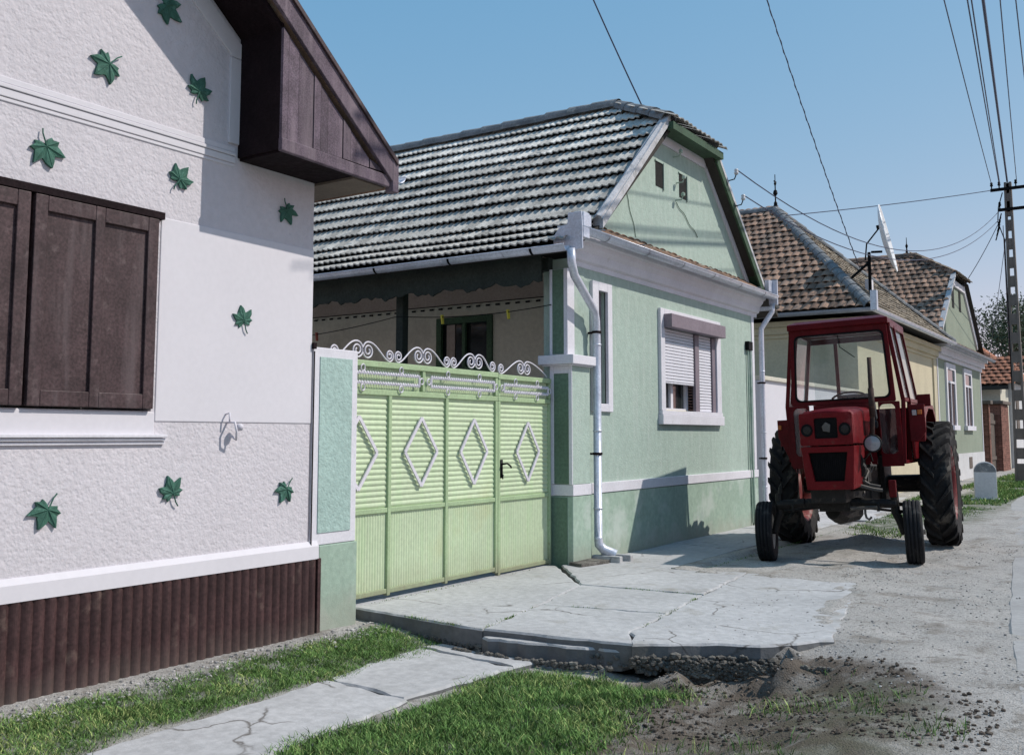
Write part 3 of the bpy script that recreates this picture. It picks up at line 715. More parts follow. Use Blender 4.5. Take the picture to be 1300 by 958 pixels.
def wavy(mb, x, y0, y1, z, amp=.014, step=.036):
    n = int((y1-y0)/step*4); mb.tube([(x+.006*math.cos(i*math.pi/2), y0+(y1-y0)*i/n, z+amp*math.sin(i*math.pi/2)) for i in range(n+1)], .0085, 5)
    mb.tube([(x-.004, y0, z), (x-.004, y1, z)], .010, 5)
def gate(name, label, y0, y1, verts, frieze, diamonds, ztop, zb, scrolls):
    g = empty(name, (GX, (y0+y1)/2, 0), label, 'gate')
    fr = MB(); t = .045
    for y in [y0+t/2, *verts, y1-t/2]: fr.box(GX-.02, GX+.028, y-t/2, y+t/2, zb, 1.875)
    for y in [y0+t/2, *frieze, y1-t/2]: fr.box(GX-.02, GX+.028, y-t/2, y+t/2, 1.93, ztop-.058)
    ys = [y0, *[v for v in verts], y1]
    for a, b in zip(ys, ys[1:]):
        a2 = a+(t if a == y0 else t/2)+.001; b2 = b-(t if b == y1 else t/2)-.001
        fr.box(GX-.02, GX+.024, a2, b2, .79, .835); fr.box(GX-.02, GX+.024, a2, b2, zb+.02, zb+.065)
    fr.box(GX-.021, GX+.030, y0, y1, 1.876, 1.929); fr.box(GX-.024, GX+.036, y0, y1, ztop-.056, ztop)
    fr.build('gate_frame', m_gatef, g, bevel=.006)
    for a, b in zip(ys, ys[1:]):
        a2 = a+(t if a == y0 else t/2); b2 = b-(t if b == y1 else t/2)
        p = MB(); corrug_h(p, a2, b2, .835, 1.876, .050, .010, GX-.002); p.build('louvre_panel', m_gate, g)
        p = MB(); corrug_v(p, a2, b2, zb+.065, .79, .036, .007, GX-.002); p.build('ribbed_panel', m_gate, g)
    p = MB(); corrug_v(p, y0+t, y1-t, 1.93, ztop-.057, .036, .01, GX-.012); p.build('frieze_panel', m_gate, g)
    for (yc, zc, hw, hh) in diamonds:
        d = MB(); P = [(GX+.032, yc, zc+hh), (GX+.032, yc+hw, zc), (GX+.032, yc, zc-hh), (GX+.032, yc-hw, zc)]
        for i in range(4): d.bar(P[i], P[(i+1) % 4], .032, .014+.001*(i % 2), (1, 0, 0))
        d.build('diamond_ornament', m_iron, g)
    fy = [y0, *frieze, y1]
    for a, b in zip(fy, fy[1:]):
        o = MB(); a2 = a+.09; b2 = b-.10; x = GX+.045; zt = ztop-.115; zl = 1.985
        wavy(o, x, a2, b2, zt); wavy(o, x, a2, b2, zl)
        for yy in (a2, b2): o.tube([(x, yy, zl-.012), (x, yy, zt+.012)], .012, 6)
        for f in (.25, .75): ring(o, x, a2+(b2-a2)*f, zt+.045); ring(o, x, a2+(b2-a2)*f, zl-.045)
        ring(o, x, b2+.04, (zt+zl)/2); ring(o, x, a2-.04, (zt+zl)/2)
        o.build('frieze_ornament', m_iron, g)
    s_ = MB()
    for (yc, ys_, en) in scrolls: scroll(s_, yc, ys_, ztop+.004, GX, en)
    s_.build('scroll_crest', m_iron, g, smooth=True)
    return g
g1 = gate('driveway_gate', 'wide light green ribbed metal gate with diamond ornaments and white scroll crest', 5.3, 8.86, [6.19, 7.07, 7.95], [6.30, 7.57],
          [(5.75, 1.345, .25, .33), (6.63, 1.345, .25, .33), (7.53, 1.345, .25, .33), (8.41, 1.335, .24, .335)], 2.19, .03,
          [(6.70, 7.13, 0), (6.70, 6.28, 0), (7.58, 7.15, 0), (7.58, 8.02, 0), (8.46, 8.03, 0), (8.46, 8.84, 0)])
g2 = gate('pedestrian_gate', 'narrow light green metal gate leaf beside the house pilaster, with black handle', 8.865, 9.97, [], [],
          [(9.46, 1.32, .235, .33)], 2.175, .0, [(9.42, 8.90, 0), (9.42, 9.93, 1)])
h = MB(); h.box(GX+.024, GX+.034, 8.90, 8.945, 1.04, 1.24); h.tube([(GX+.03, 8.92, 1.19), (GX+.075, 8.92, 1.195), (GX+.08, 8.96, 1.2), (GX+.078, 9.03, 1.17), (GX+.075, 9.05, 1.15)], .01, 6)
h.tube([(GX+.03, 8.92, 1.08), (GX+.05, 8.92, 1.08), (GX+.05, 8.92, 1.03)], .008, 6); h.build('handle', m_dark, g2, smooth=True)
for z in (1.95, .35): h = MB(); h.tube([(GX, 9.985, z-.05), (GX, 9.985, z+.05)], .016, 8); h.build('hinge', m_dark, g2)

# ================================================================== 3. GREEN HOUSE
gh_ = empty('green_house', (FX, 13.3, 0), 'mint green house with grey wavy tile roof and half hipped gable behind the metal gate', 'house')
Y0, Y1 = 10.02, 16.42
wy = [12.70, 14.62, 1.83, 3.04]      # street window hole
sw = [10.76, 11.0, 1.90, 3.32]       # narrow veranda window hole
mb = MB(); mb.wall('x', FX, -.38, Y0+.1, Y1, .80, 3.64, [tuple(wy), tuple(sw)])
mb.box(-16, FX-.38, Y1-.35, Y1, 0, 3.64)
mb.build('wall', m_green, gh_)
mb = MB(); mb.wall('y', 11.4, .3, -16, FX-.38, 0, 3.75, [(-8.86, -7.93, .9, 3.2)])
mb.build('veranda_wall', m_creamd, gh_)
mb = MB(); mb.box(-16, FX-.38, 11.375, 11.402, 3.40, 3.75); mb.build('veranda_frieze', m_pink, gh_)
mb = MB()
x = -16
while x < FX-.5:
    mb.box(x, x+.07, 11.365, 11.376, 3.345, 3.37); x += .17
mb.box(-16, FX-.4, 11.37, 11.377, 3.398, 3.41)
mb.build('frieze_trim', m_dark, gh_)
mb = MB(); mb.box(-16, FX-.38, 10.0, 11.4, -.1, .35); mb.build('veranda_floor', m_conc, gh_)
mb = MB(); mb.box(FX-.40, FX+.025, Y0+.42, Y1+.02, -.2, .797); mb.build('plinth', m_green2, gh_, bevel=.01)
mb = MB(); mb.box(FX-.02, FX+.038, Y0+.435, Y1+.015, .80, .925); mb.build('plinth_band', m_trim, gh_, bevel=.006)
mb = MB(); mb.box(FX-.38, FX+.014, Y1-.11, Y1+.004, .93, 3.56); mb.build('corner_strip', m_trim, gh_, bevel=.005)
# corner pilaster by the gate
pil = MB(); pil.box(FX-.235, FX+.075, Y0, Y0+.435, -.15, .795); pil.build('pilaster_base', m_green2, gh_, bevel=.01)
mb = MB(); mb.box(FX-.234, FX-.0, Y0-.006, Y0-.001, -.1, .78); mb.build('pilaster_shade_patch', m_dgreen, gh_)  # thin sheet that paints shade onto the base's side face
pil = MB(); pil.box(FX-.23, FX+.07, Y0+.004, Y0+.43, .93, 2.33); pil.box(FX-.23, FX+.010, Y0+.006, Y0+.42, 2.46, 3.5); pil.build('pilaster', m_green, gh_, bevel=.008)
mb = MB(); mb.box(FX-.24, FX+.082, Y0-.004, Y0+.44, .80, .928)
for z0, z1, x0, x1 in ((.93, 2.328, FX-.232, FX+.072),):
    mb.box(x0, x0+.055, Y0-.01, Y0+.004, z0, z1); mb.box(x1-.045, x1, Y0-.01, Y0+.004, z0, z1); mb.box(x0+.056, x1-.046, Y0-.0095, Y0+.004, z1-.09, z1-.001)
mb.box(FX-.232, FX-.195, Y0-.008, Y0+.005, 2.462, 3.5); mb.box(FX-.035, FX+.018, Y0-.008, Y0+.16, 2.462, 3.5)
mb.build('pilaster_trim', m_trim, gh_, bevel=.003)
mb = MB(); mb.box(FX-.176, FX+.026, Y0-.006, Y0+.003, .94, 2.235); mb.box(FX-.194, FX-.036, Y0-.004, Y0+.004, 2.48, 3.49); mb.build('pilaster_panel', m_dgreen, gh_)  # side panels, their shade put into the green
mb = MB(); mb.box(FX-.35, FX+.14, Y0-.09, Y0+.47, 2.345, 2.455); mb.box(FX-.31, FX+.11, Y0-.06, Y0+.45, 2.328, 2.344); mb.build('pilaster_cap', m_trim, gh_, bevel=.012)
# cornice, moulded
prof = [(0, 3.56), (.03, 3.56), (.035, 3.62), (.075, 3.64), (.09, 3.68), (.10, 3.74), (.15, 3.80), (.165, 3.84), (.20, 3.855), (.21, 3.90), (0, 3.90)]
mb = MB(); mb.prism([(FX-.02+a, z) for a, z in prof], 'y', Y0+.10, Y1+.16); mb.build('cornice', m_trim, gh_)
mb = MB(); mb.prism([(FX-.3, 3.9), (FX+.17, 3.9), (FX+.17, 3.93), (FX-.0, 4.10), (FX-.3, 4.10)], 'y', Y0+.3, Y1+.12); mb.build('gable_ledge', m_trim, gh_)
mb = MB(); clay_roof(mb, (FX+.27, Y0+.55, 3.935), (0, 1, 0), (-.27, 0, .19), 5.95, .34, lambda u, v: u > 0, .2, .34, .018, (.5, 1.0), .018); mb.build('pent_tiles', m_clay, gh_)
# roof
YC = 13.5; ZC = 6.68
def gz(yd):      # roof height at distance from the eave line toward the ridge; yd from 0 at y=9.72
    return 3.74+.50*yd if yd < .88 else 4.18+(yd-.88)*(ZC-4.18)/(YC-9.72-.88)
XV = FX+.20      # verge
HX, HZ = -6.95, ZC
def hipx(z):     # x limit of the long slope above the half hip's eave
    return XV if z < 6.0 else XV-(z-6.0)/(ZC-6.0)*(XV-HX)
def wave_roof(mb, sgn):
    ylen = YC-9.72
    pts = []; s = 0; samples = []
    N_ = 400; acc = 0; prev = (0, gz(0)); table = [(0, 0, gz(0))]
    for i in range(1, N_+1):
        yd = ylen*i/N_; z = gz(yd); acc += math.hypot(yd-prev[0], z-prev[1]); prev = (yd, z); table.append((acc, yd, z))
    S = [t[0] for t in table]; YD = [t[1] for t in table]; ZZ = [t[2] for t in table]
    rows = 13; ex = acc/rows; per = .11
    for r in range(rows):
        s0 = r*ex; s1 = min(acc, s0+ex*1.10)
        ya, za = np.interp(s0, S, YD), np.interp(s0, S, ZZ); yb, zb = np.interp(s1, S, YD), np.interp(s1, S, ZZ)
        d = Vector((0, yb-ya, zb-za)).normalized(); nrm = Vector((0, -d.z, d.y))
        xm = hipx((za+zb)/2); xs = np.arange(-16, xm, per/6); vs = []; n = len(xs)
        jag = random.uniform(-.01, .01)
        for lvl, (yy, zz, h) in enumerate(((ya, za, .066), (yb, zb, .0))):
            for i, x in enumerate(xs):
                ph = (x/per+(r % 2)*.0) % 1; wv = .012*(math.sin(2*math.pi*ph)+.3*math.sin(4*math.pi*ph))
                tj = .006*math.sin(math.floor(x/(per*2))*12.9898+r*7.1)
                yq = yy+nrm.y*(h+wv+tj); zq = zz+nrm.z*(h+wv+tj)
                vs.append((x, yq, zq))
        for i, x in enumerate(xs): vs.append((x, vs[i][1]-nrm.y*.02, vs[i][2]-nrm.z*.02))
        if sgn < 0: vs = [(a, ylen*2-b, c) for a, b, c in vs]
        vs = [(a, 9.72+b, c) for a, b, c in vs]
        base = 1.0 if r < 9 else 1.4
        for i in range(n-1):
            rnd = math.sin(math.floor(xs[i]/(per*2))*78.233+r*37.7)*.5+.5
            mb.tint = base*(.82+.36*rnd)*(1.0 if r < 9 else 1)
            mb.add([vs[i], vs[i+1], vs[n+i+1], vs[n+i], vs[2*n+i], vs[2*n+i+1]], [(0, 1, 2, 3), (4, 5, 1, 0)])
    mb.tint = 1
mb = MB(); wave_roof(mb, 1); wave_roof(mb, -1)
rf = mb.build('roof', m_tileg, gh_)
mb = MB()
P = [(9.74, 3.70), (10.6, 4.12), (YC, ZC-.06), (2*YC-10.6, 4.12), (2*YC-9.74, 3.70)]
low = [(y, z-.07) for y, z in P]
for i in range(4): mb.prism([P[i], P[i+1], low[i+1], low[i]], 'x', -16, XV-.02 if 0 else -6.98)
# parts of the deck between the hip start and the verge (below the half hip)
for (a, b) in (((9.74, 3.70), (12.72, 5.94)), ((2*YC-9.74, 3.70), (2*YC-12.72, 5.94))):
    m_ = (10.6, 4.12) if a[0] < YC else (2*YC-10.6, 4.12)
    for p, q in ((a, m_), (m_, b)): mb.prism([p, q, (q[0], q[1]-.07), (p[0], p[1]-.07)], 'x', -6.98, XV-.03)
mb.add([(XV-.03, 12.72, 5.93), (XV-.03, 2*YC-12.72, 5.93), (-6.98, YC, ZC-.07)], [(0, 1, 2)])
mb.add([(XV-.03, 12.72, 5.93), (-6.98, 12.72, 5.93), (-6.98, YC, ZC-.07)], [(0, 1, 2)]); mb.add([(XV-.03, 2*YC-12.72, 5.93), (-6.98, 2*YC-12.72, 5.93), (-6.98, YC, ZC-.07)], [(0, 1, 2)])
mb.build('roof_deck', m_deck, rf)
mb = MB(); ridge_tiles(mb, (-16, YC, ZC+.02), (HX, YC, ZC+.02), .15, .42); mb.build('ridge_tiles', m_ridge, rf)
mb = MB(); ridge_tiles(mb, (XV+.0, 12.60, 6.03), (HX, YC, ZC+.02), .12, .36); ridge_tiles(mb, (XV, 2*YC-12.60, 6.03), (HX, YC, ZC+.02), .12, .36); mb.build('hip_tiles', m_ridge, rf)
# half hip slope
vdir = Vector((HX-(XV+.12), 0, ZC-5.95)); hl = vdir.length; hw = YC-12.5
mb = MB(); clay_roof(mb, (XV+.12, 12.5, 5.97), (0, 1, 0), vdir, 2*hw, hl, lambda u, v: abs(u-hw) < hw*(1-v/hl)+.08, .165, .36, .03, (.8, 1.15), .04); mb.build('half_hip_tiles', m_tileg, rf)
# gable
mb = MB(); mb.prism([(10.72, 4.08), (2*YC-10.72, 4.08), (2*YC-12.75, 5.95), (12.75, 5.95)], 'x', FX-.3, FX-.005)
gb = mb.build('gable_wall', m_green, gh_)
for y0, y1 in ((12.56, 12.80), (13.38, 13.64)):
    mb = MB(); mb.box(FX-.02, FX+.0, y0, y1, 5.06, 5.42); mb.build('gable_opening', m_black, gb)
    mb = MB(); mb.box(FX-.004, FX+.018, y1, y1+.03, 5.04, 5.44); mb.box(FX-.004, FX+.012, y0-.02, y1, 5.42, 5.44); mb.build('opening_trim', m_green, gb)
def rake(mb, off0, off1, x0, x1, left=True, right=True, ya=10.55):
    a = (ya, 4.12+(ya-10.6)*.88); b = (12.62, 6.0-.02)
    for s_ in ([1] if left else [])+([-1] if right else []):
        f = (lambda p, o: (p[0] if s_ > 0 else 2*YC-p[0], p[1]+o))
        mb.prism([f(a, off0), f(b, off0), f(b, off1), f(a, off1)], 'x', x0, x1)
mb = MB(); rake(mb, -.12, -.27, FX-.004, FX+.02, ya=10.78); mb.box(FX-.004, FX+.02, 12.6, 2*YC-12.6, 5.72, 5.86); mb.build('gable_trim', m_trim, gb)
mb = MB(); rake(mb, .10, -.02, XV-.12, XV+.02, right=False); mb.tube([(XV-.05, 10.55+i*.2, 4.16+i*.2*.88+.03+random.uniform(-.008, .008)) for i in range(11)], .06, 6); mb.build('verge_mortar', m_mortar, gh_, smooth=False)
mb = MB(); rake(mb, .06, -.02, XV-.12, XV+.01, left=False); mb.build('verge_mortar', m_mortar, gh_)
mb = MB(); rake(mb, -.022, -.17, XV-.03, XV+.004, right=True, left=False); rake(mb, -.06, -.085, FX+.02, XV-.03, left=True); mb.box(FX+.02, XV+.02, 12.62, 2*YC-12.62, 5.86, 5.885); mb.box(XV-.01, XV+.09, 12.55, 2*YC-12.55, 5.84, 5.95)
mb.build('barge_board', m_lip, gh_)
# eaves on the yard side: fascia, beam, post
mb = MB(); vs = []; n = 160
for i in range(n+1):
    x = -16+(FX-.25+16)*i/n; zz = 3.33+.022*math.sin(x*9)+.018*math.sin(x*23+1)+.012*math.sin(x*47)
    vs += [(x, 9.86, zz), (x, 9.86, 3.66), (x, 9.885, zz), (x, 9.885, 3.66)]
mb.add(vs, [f for i in range(n) for f in ((4*i, 4*i+4, 4*i+5, 4*i+1), (4*i+2, 4*i+3, 4*i+7, 4*i+6), (4*i, 4*i+2, 4*i+6, 4*i+4))]); mb.build('eave_fascia', m_fasc, gh_)
mb = MB(); mb.box(-16, FX-.38, 9.9, 11.4, 3.66, 3.69); mb.build('veranda_ceiling', m_creamd, gh_)
for x in (-8.5, -11.2): mb = MB(); mb.box(x-.06, x+.06, 10.05, 10.17, .35, 3.5); mb.build('veranda_post', m_fasc, gh_, bevel=.008)
mb = MB(); mb.box(-16, FX-.25, 10.03, 10.19, 3.502, 3.66); mb.build('veranda_beam', m_fasc, gh_, bevel=.008)
mb = MB(); xx = -9.6
# veranda window
wn = MB(); x0, x1, z0, z1 = -8.9, -7.9, .9, 3.22
wn.box(x0, x0+.09, 11.36, 11.42, z0, z1); wn.box(x1-.09, x1, 11.36, 11.42, z0, z1); wn.box(x0+.091, x1-.091, 11.36, 11.42, z1-.09, z1); wn.box(x0+.091, x1-.091, 11.36, 11.42, 2.40, 2.49); wn.box(-8.43, -8.37, 11.365, 11.415, 2.491, z1-.091)
f = wn.build('veranda_window', m_lip, gh_, bevel=.005)
wn = MB(); wn.box(x0+.05, x1-.05, 11.44, 11.45, 2.4, z1-.05); wn.build('pane', m_pane, f)
wn = MB(); wn.box(x0+.091, x1-.091, 11.38, 11.41, z0, 2.4); wn.build('door_panel', m_brown, f)
wn = MB(); wn.box(-8.75, -8.6, 11.425, 11.435, 2.49, 3.12); wn.build('curtain', m_pink, f)
# street window
f = MB(); a, b, c, d = 12.56, 14.80, 1.66, 3.30
f.box(FX-.02, FX+.045, a, wy[0], c+.2, d); f.box(FX-.02, FX+.045, wy[1], b, c+.2, d); f.box(FX-.02, FX+.045, wy[0]+.0005, wy[1]-.0005, wy[3], d-.0005)
f.box(FX-.02, FX+.075, a-.02, b+.02, c, c+.14); f.box(FX-.02, FX+.058, a-.005, b+.005, c+.142, c+.198)
fo = f.build('window_frame', m_trim, gh_, bevel=.006)
f = MB(); f.box(FX+.046, FX+.17, 12.66, 14.70, 3.03, 3.22); f.build('shutter_box', m_sbox, fo, bevel=.006)
def slats(y0, y1, z0, z1, x):
    f = MB(); z = z1
    while z > z0+.005:
        zz = max(z0, z-.045); f.prism([(x, zz+.004), (x+.008, zz+.01), (x+.01, (zz+z)/2), (x+.006, z-.002), (x, z-.0)], 'y', y0, y1); z -= .045
    return f
slats(12.735, 13.80, 2.24, 3.03, FX-.01).build('roller_shutter', m_shut, fo)
slats(13.99, 14.47, 1.86, 3.03, FX-.01).build('roller_shutter', m_shut, fo)
for y0, y1 in ((12.70, 12.733), (13.82, 13.97), (14.49, 14.62)):
    f = MB(); f.box(FX-.03, FX+.02, y0, y1, 1.83, 3.028); f.build('shutter_rail', m_sbox, fo, bevel=.004)
f = MB(); x = FX-.16
for y0, y1 in ((12.70, 12.78), (13.2, 13.28), (13.74, 13.82)): f.box(x, x+.05, y0, y1, 1.88, 2.9)
f.box(x, x+.051, 12.70, 13.82, 1.83, 1.90); f.box(x+.02, x+.09, 12.70, 13.85, 1.83, 1.85); f.build('casement', m_trim, fo)
f = MB(); f.box(x-.01, x+.012, 12.75, 14.6, 1.85, 3.03); f.build('pane', m_pane, fo)
f = MB(); f.box(FX-.12, FX-.1, 12.70, 13.82, 1.835, 1.87); f.build('inner_sill', m_yel, fo)
# narrow window beside the downpipe
f = MB(); a, b = 10.60, 11.12; c, d = 1.80, 3.43
f.box(FX-.02, FX+.04, a, sw[0], c, d); f.box(FX-.02, FX+.04, sw[1], b, c, d); f.box(FX-.02, FX+.04, sw[0]+.0005, sw[1]-.0005, sw[3], d); f.box(FX-.02, FX+.04, sw[0]+.0005, sw[1]-.0005, c, sw[2])
fo = f.build('narrow_window', m_trim, gh_, bevel=.006)
f = MB(); f.box(FX-.1, FX-.06, sw[0]+.0505, sw[1]-.0505, sw[2], sw[2]+.06); f.box(FX-.1, FX-.06, sw[0], sw[0]+.05, sw[2], sw[3]); f.box(FX-.1, FX-.06, sw[1]-.05, sw[1], sw[2], sw[3]); f.box(FX-.35, FX-.1, sw[1]-.01, sw[1]+.0, sw[2], sw[3]); f.build('window_sash', m_sbox, fo)
f = MB(); f.box(FX-.14, FX-.13, sw[0], sw[1], sw[2], sw[3]); f.build('pane', m_pane, fo)
# gutters, zinc corner plates, downpipes
GZ = 3.93; GXX = FX+.30
mb = MB(); gutter(mb, (GXX, 9.78, GZ), (GXX, 16.72, GZ), .07); g_ = mb.build('street_gutter', m_zinc, gh_, smooth=True)
for i in range(6):
    yb = 10.45+i*1.12; mb = MB(); straps(mb, (GXX, yb-.1, GZ), (GXX, yb+.1, GZ), 1, .074, .03); mb.tube([(GXX, yb, GZ+.07), (GXX-.2, yb, GZ+.10)], .008, 4); mb.build('gutter_bracket', m_zincd, g_)
YG = 9.66
mb = MB(); gutter(mb, (-16, YG, 3.70), (GXX-.08, YG, 3.70), .07); g_ = mb.build('yard_gutter', m_zinc, gh_, smooth=True)
for i in range(5): xb = -11.0+i*1.22; mb = MB(); straps(mb, (xb-.1, YG, 3.70), (xb+.1, YG, 3.70), 1, .075, .035); mb.build('gutter_bracket', m_dark, g_)
for i in range(7): xb = -12.1+i*.93; mb = MB(); straps(mb, (xb-.1, YG, 3.70), (xb+.1, YG, 3.70), 1, .073, .02); mb.build('gutter_joint', m_zinc, g_)
mb = MB(); mb.prism([(FX-.02, 3.66), (GXX+.07, 3.66), (GXX+.07, 3.93), (GXX+.06, 4.10), (GXX-.12, 4.10), (GXX-.13, 3.96), (FX+.05, 3.93), (FX-.02, 3.84)], 'y', 9.76, 9.785)
mb.box(GXX-.10, GXX+.06, 9.787, 10.0, 3.95, 4.09); mb.box(GXX+.055, GXX+.075, 9.787, 9.93, 3.80, 4.1)
mb.build('corner_flashing', m_zinc, gh_, bevel=.004)
mb = MB(); mb.box(GXX-.10, GXX+.05, 16.70, 16.74, 3.78, 4.22); mb.box(GXX-.10, GXX-.03, 16.5, 16.70, 4.0, 4.2); mb.box(FX-.1, GXX-.1, 16.5, 16.75, 3.9, 3.94); gutter(mb, (-7.6, 16.68, 3.74), (GXX-.02, 16.68, 3.74), .06); mb.build('end_flashing', m_zinc, gh_)
def downpipe(path, brs, out=None, r=.05):
    mb = MB(); mb.tube(path, r, 12); 
    for z in (2.6, 1.55, .62): mb.tube([(path[-2][0] if len(path) > 3 else path[-1][0], path[-2][1], z), (path[-2][0], path[-2][1], z+.02)], r+.006, 12)
    o = mb.build('downpipe', m_zinc, gh_, smooth=True)
    for z in brs: mb = MB(); mb.tube([(path[-2][0], path[-2][1], z), (path[-2][0], path[-2][1], z+.03)], r+.01, 12); mb.box(FX, path[-2][0], path[-2][1]-.012, path[-2][1]+.012, z, z+.025); mb.build('pipe_clip', m_brownd, o)
    return o
downpipe([(GXX-.04, YG+.03, 3.66), (GXX-.04, YG+.04, 3.50), (GXX-.05, YG+.12, 3.36), (FX+.14, 10.46, 3.02), (FX+.12, 10.53, 2.90), (FX+.12, 10.545, 2.6), (FX+.12, 10.545, .30), (FX+.13, 10.56, .2), (FX+.26, 10.64, .10)][:-2]+[(FX+.12, 10.545, .30), (FX+.12, 10.545, .24)], (2.75, 1.27))
mb = MB(); mb.tube([(FX+.12, 10.545, .28), (FX+.125, 10.55, .2), (FX+.17, 10.58, .14), (FX+.30, 10.64, .075)], [.05, .056, .058, .066], 12, caps=False); mb.build('downpipe_shoe', m_zinc, gh_, smooth=True)
downpipe([(GXX-.04, 16.70, 3.80), (GXX-.05, 16.70, 3.66), (FX+.14, 16.62, 3.46), (FX+.09, 16.58, 3.36), (FX+.09, 16.57, 3.2), (FX+.09, 16.57, .2), (FX+.09, 16.57, .05)], (2.4, 1.1), r=.045)
# electric conduits beside the right corner
mb = MB(); mb.tube([(FX+.03, 16.16, 2.95), (FX+.03, 16.16, .95), (FX+.05, 16.16, .02)], .028, 8); mb.tube([(FX+.03, 16.06, 3.0), (FX+.03, 16.06, 1.0), (FX+.05, 16.06, .05)], .016, 8); mb.build('conduit', m_green2, gh_)
mb = MB(); mb.box(FX, FX+.07, 16.0, 16.2, 2.95, 3.1); mb.build('conduit_box', m_dark, gh_, bevel=.01)
# insulators on brackets
for (yy, zz) in ((14.86, 5.72), (15.15, 5.36)):
    mb = MB(); q = (XV-.02, yy, zz); mb.tube([(FX, yy-.02, zz-.1), (FX+.2, yy, zz-.12), (FX+.3, yy+.02, zz-.1), (FX+.33, yy+.03, zz-.02)], .01, 6); o = mb.build('insulator_bracket', m_dark, gh_)
    mb = MB(); mb.lathe([(0, -.05), (.03, -.045), (.038, -.01), (.022, 0), (.036, .02), (.025, .045), (0, .05)], (FX+.33, yy+.03, zz+.02), (0, 0, 1), 12); mb.build('insulator', m_porc, o, smooth=True)
for yy, zz in ((13.28, 5.25), (13.24, 4.98), (13.18, 5.62)): mb = MB(); mb.tube([(FX, yy, zz), (FX+.1, yy, zz), (FX+.12, yy, zz+.06)], .01, 6); mb.lathe([(0, -.03), (.03, -.02), (.03, .02), (0, .04)], (FX+.12, yy, zz+.07), (0, 0, 1), 10); mb.build('wall_insulator', m_green2, gh_)
mb = MB(); mb.tube([(FX+.003, 11.60+.015*math.sin(i)+i*.028, 4.80-.055*i) for i in range(12)], .005, 4); mb.tube([(FX+.006, 13.25+i*.06, 4.95-.03*i-.02*math.sin(i)) for i in range(14)], .006, 4); mb.build('gable_cable', m_dgreen, gh_)
# kerb stones carrying away the rainwater under the downpipe
mb = MB()
for k, (yy, dd) in enumerate(((10.50, 0), (10.72, .03))):
    mb.prism([(FX+.05, yy), (FX+.42+dd, yy+.02), (FX+.42+dd, yy+.10), (FX+.05, yy+.09)], 'z', -.02, .075)
tag(mb.build('drain_kerb', m_conc, bevel=.012, at=(FX+.2, 10.6, 0)), 'pair of low concrete drain strips under the zinc downpipe outlet', 'drain kerb')
mb = MB(); mb.prism([(FX+.04, 9.98), (FX+.25, 9.9), (FX+.34, 10.42), (FX+.04, 10.46)], 'z', -.03, .045)
tag(mb.build('doorstep_slab', m_broken, bevel=.01, at=(FX+.15, 10.2, 0)), 'low rough concrete block at the foot of the gate pilaster', 'block')

# clothes line on the veranda
mb = MB(); P = []
for i in range(61):
    t = i/60; x = -12.5+(FX-.2+12.5)*t; seg = (x+8.5)
    z = 3.05-.0*t
    if x < -8.5: u = (x+12.5)/4; z = 2.95+.14*u-.45*u*(1-u)
    else: u = (x+8.5)/(FX-.2+8.5); z = 3.09-.02*u-.25*u*(1-u)
    P.append((x, 10.0, z-.0))
mb.tube(P, .006, 5)
cl = tag(mb.build('clothes_line', m_dark, at=(-9, 10, 3)), 'thin drooping clothes line strung across the shaded veranda', 'clothes line')
for i, (x, z, mt, lb) in enumerate(((-10.0, 2.86, m_dred, 'red clothes peg left of the green veranda post'), (-7.75, 2.99, m_yel, 'yellow clothes peg just right of the green veranda post'), (-6.72, 3.01, m_yel, 'yellow clothes peg hanging nearest the house corner'))):
    mb = MB(); zz = np.interp(x, [p[0] for p in P], [p[2] for p in P])
    mb.bar((x, 10.0, zz+.03), (x+.02, 9.995, zz-.09), .02, .012, (0, 1, 0)); mb.bar((x+.012, 10.016, zz+.03), (x+.026, 10.011, zz-.09), .02, .012, (0, 1, 0))
    tag(mb.build('clothes_peg', mt, at=(x, 10, float(zz))), lb, 'clothes peg', 'pegs on the clothes line')

# ================================================================== 4. WHITE YARD WALL AND CREAM HOUSE
yw = empty('yard_wall', (FX-.1, 20, 0), 'plain white yard wall between the green house and the cream house', 'wall')
mb = MB(); mb.box(FX-.25, FX-.02, 16.8, 23.35, 0, 2.48); mb.build('wall', m_white, yw)
mb = MB(); mb.box(FX-.29, FX+.03, 16.8, 23.35, 2.483, 2.56); mb.build('wall_cap', m_creamd, yw, bevel=.01)
ch = empty('cream_house', (FX, 28, 0), 'cream house with a brown clay tile hipped roof and pointed finial', 'house')
mb = MB(); mb.box(-15, FX, 23.4, 32.7, .0, 4.15); mb.build('wall', m_cream, ch)
mb = MB()
for z0, z1, d in ((3.86, 3.95, .05), (3.953, 4.12, .12), (4.123, 4.25, .2)): mb.box(-15, FX+d, 23.4-d, 32.7, z0, z1)
mb.box(FX-.02, FX+.03, 23.38, 32.7, .0, .75); mb.build('cornice', m_cream, ch)
mb = MB(); mb.box(FX-.05, FX+.05, 32.2, 32.66, 0, 3.85); mb.build('pilaster', m_cream, ch)
EX, EY, EZ = -5.42, 22.85, 4.42; AP = Vector((-9.25, 28.0, 8.15)); EY2 = 33.15
mb = MB(); sl1 = Vector((0, AP.y-EY, AP.z-EZ)); l1 = sl1.length; wd = 10.
clay_roof(mb, (EX-wd, EY, EZ), (1, 0, 0), sl1, wd, l1, lambda u, v: u < wd-(v/l1)*(EX-AP.x), .21, .33, .03, (.55, 1.4), .042)
r1 = mb.build('roof', m_clay, ch)
mb = MB(); sl2 = Vector((AP.x-EX, 0, AP.z-EZ)); l2 = sl2.length; W2 = EY2-EY; cu = AP.y-EY
clay_roof(mb, (EX, EY, EZ), (0, 1, 0), sl2, W2, l2, lambda u, v: (u > cu*v/l2) and (u < W2-(W2-cu)*v/l2), .19, .21, .012, (.6, 1.35), .03)
mb.build('street_slope', m_clay2, r1)
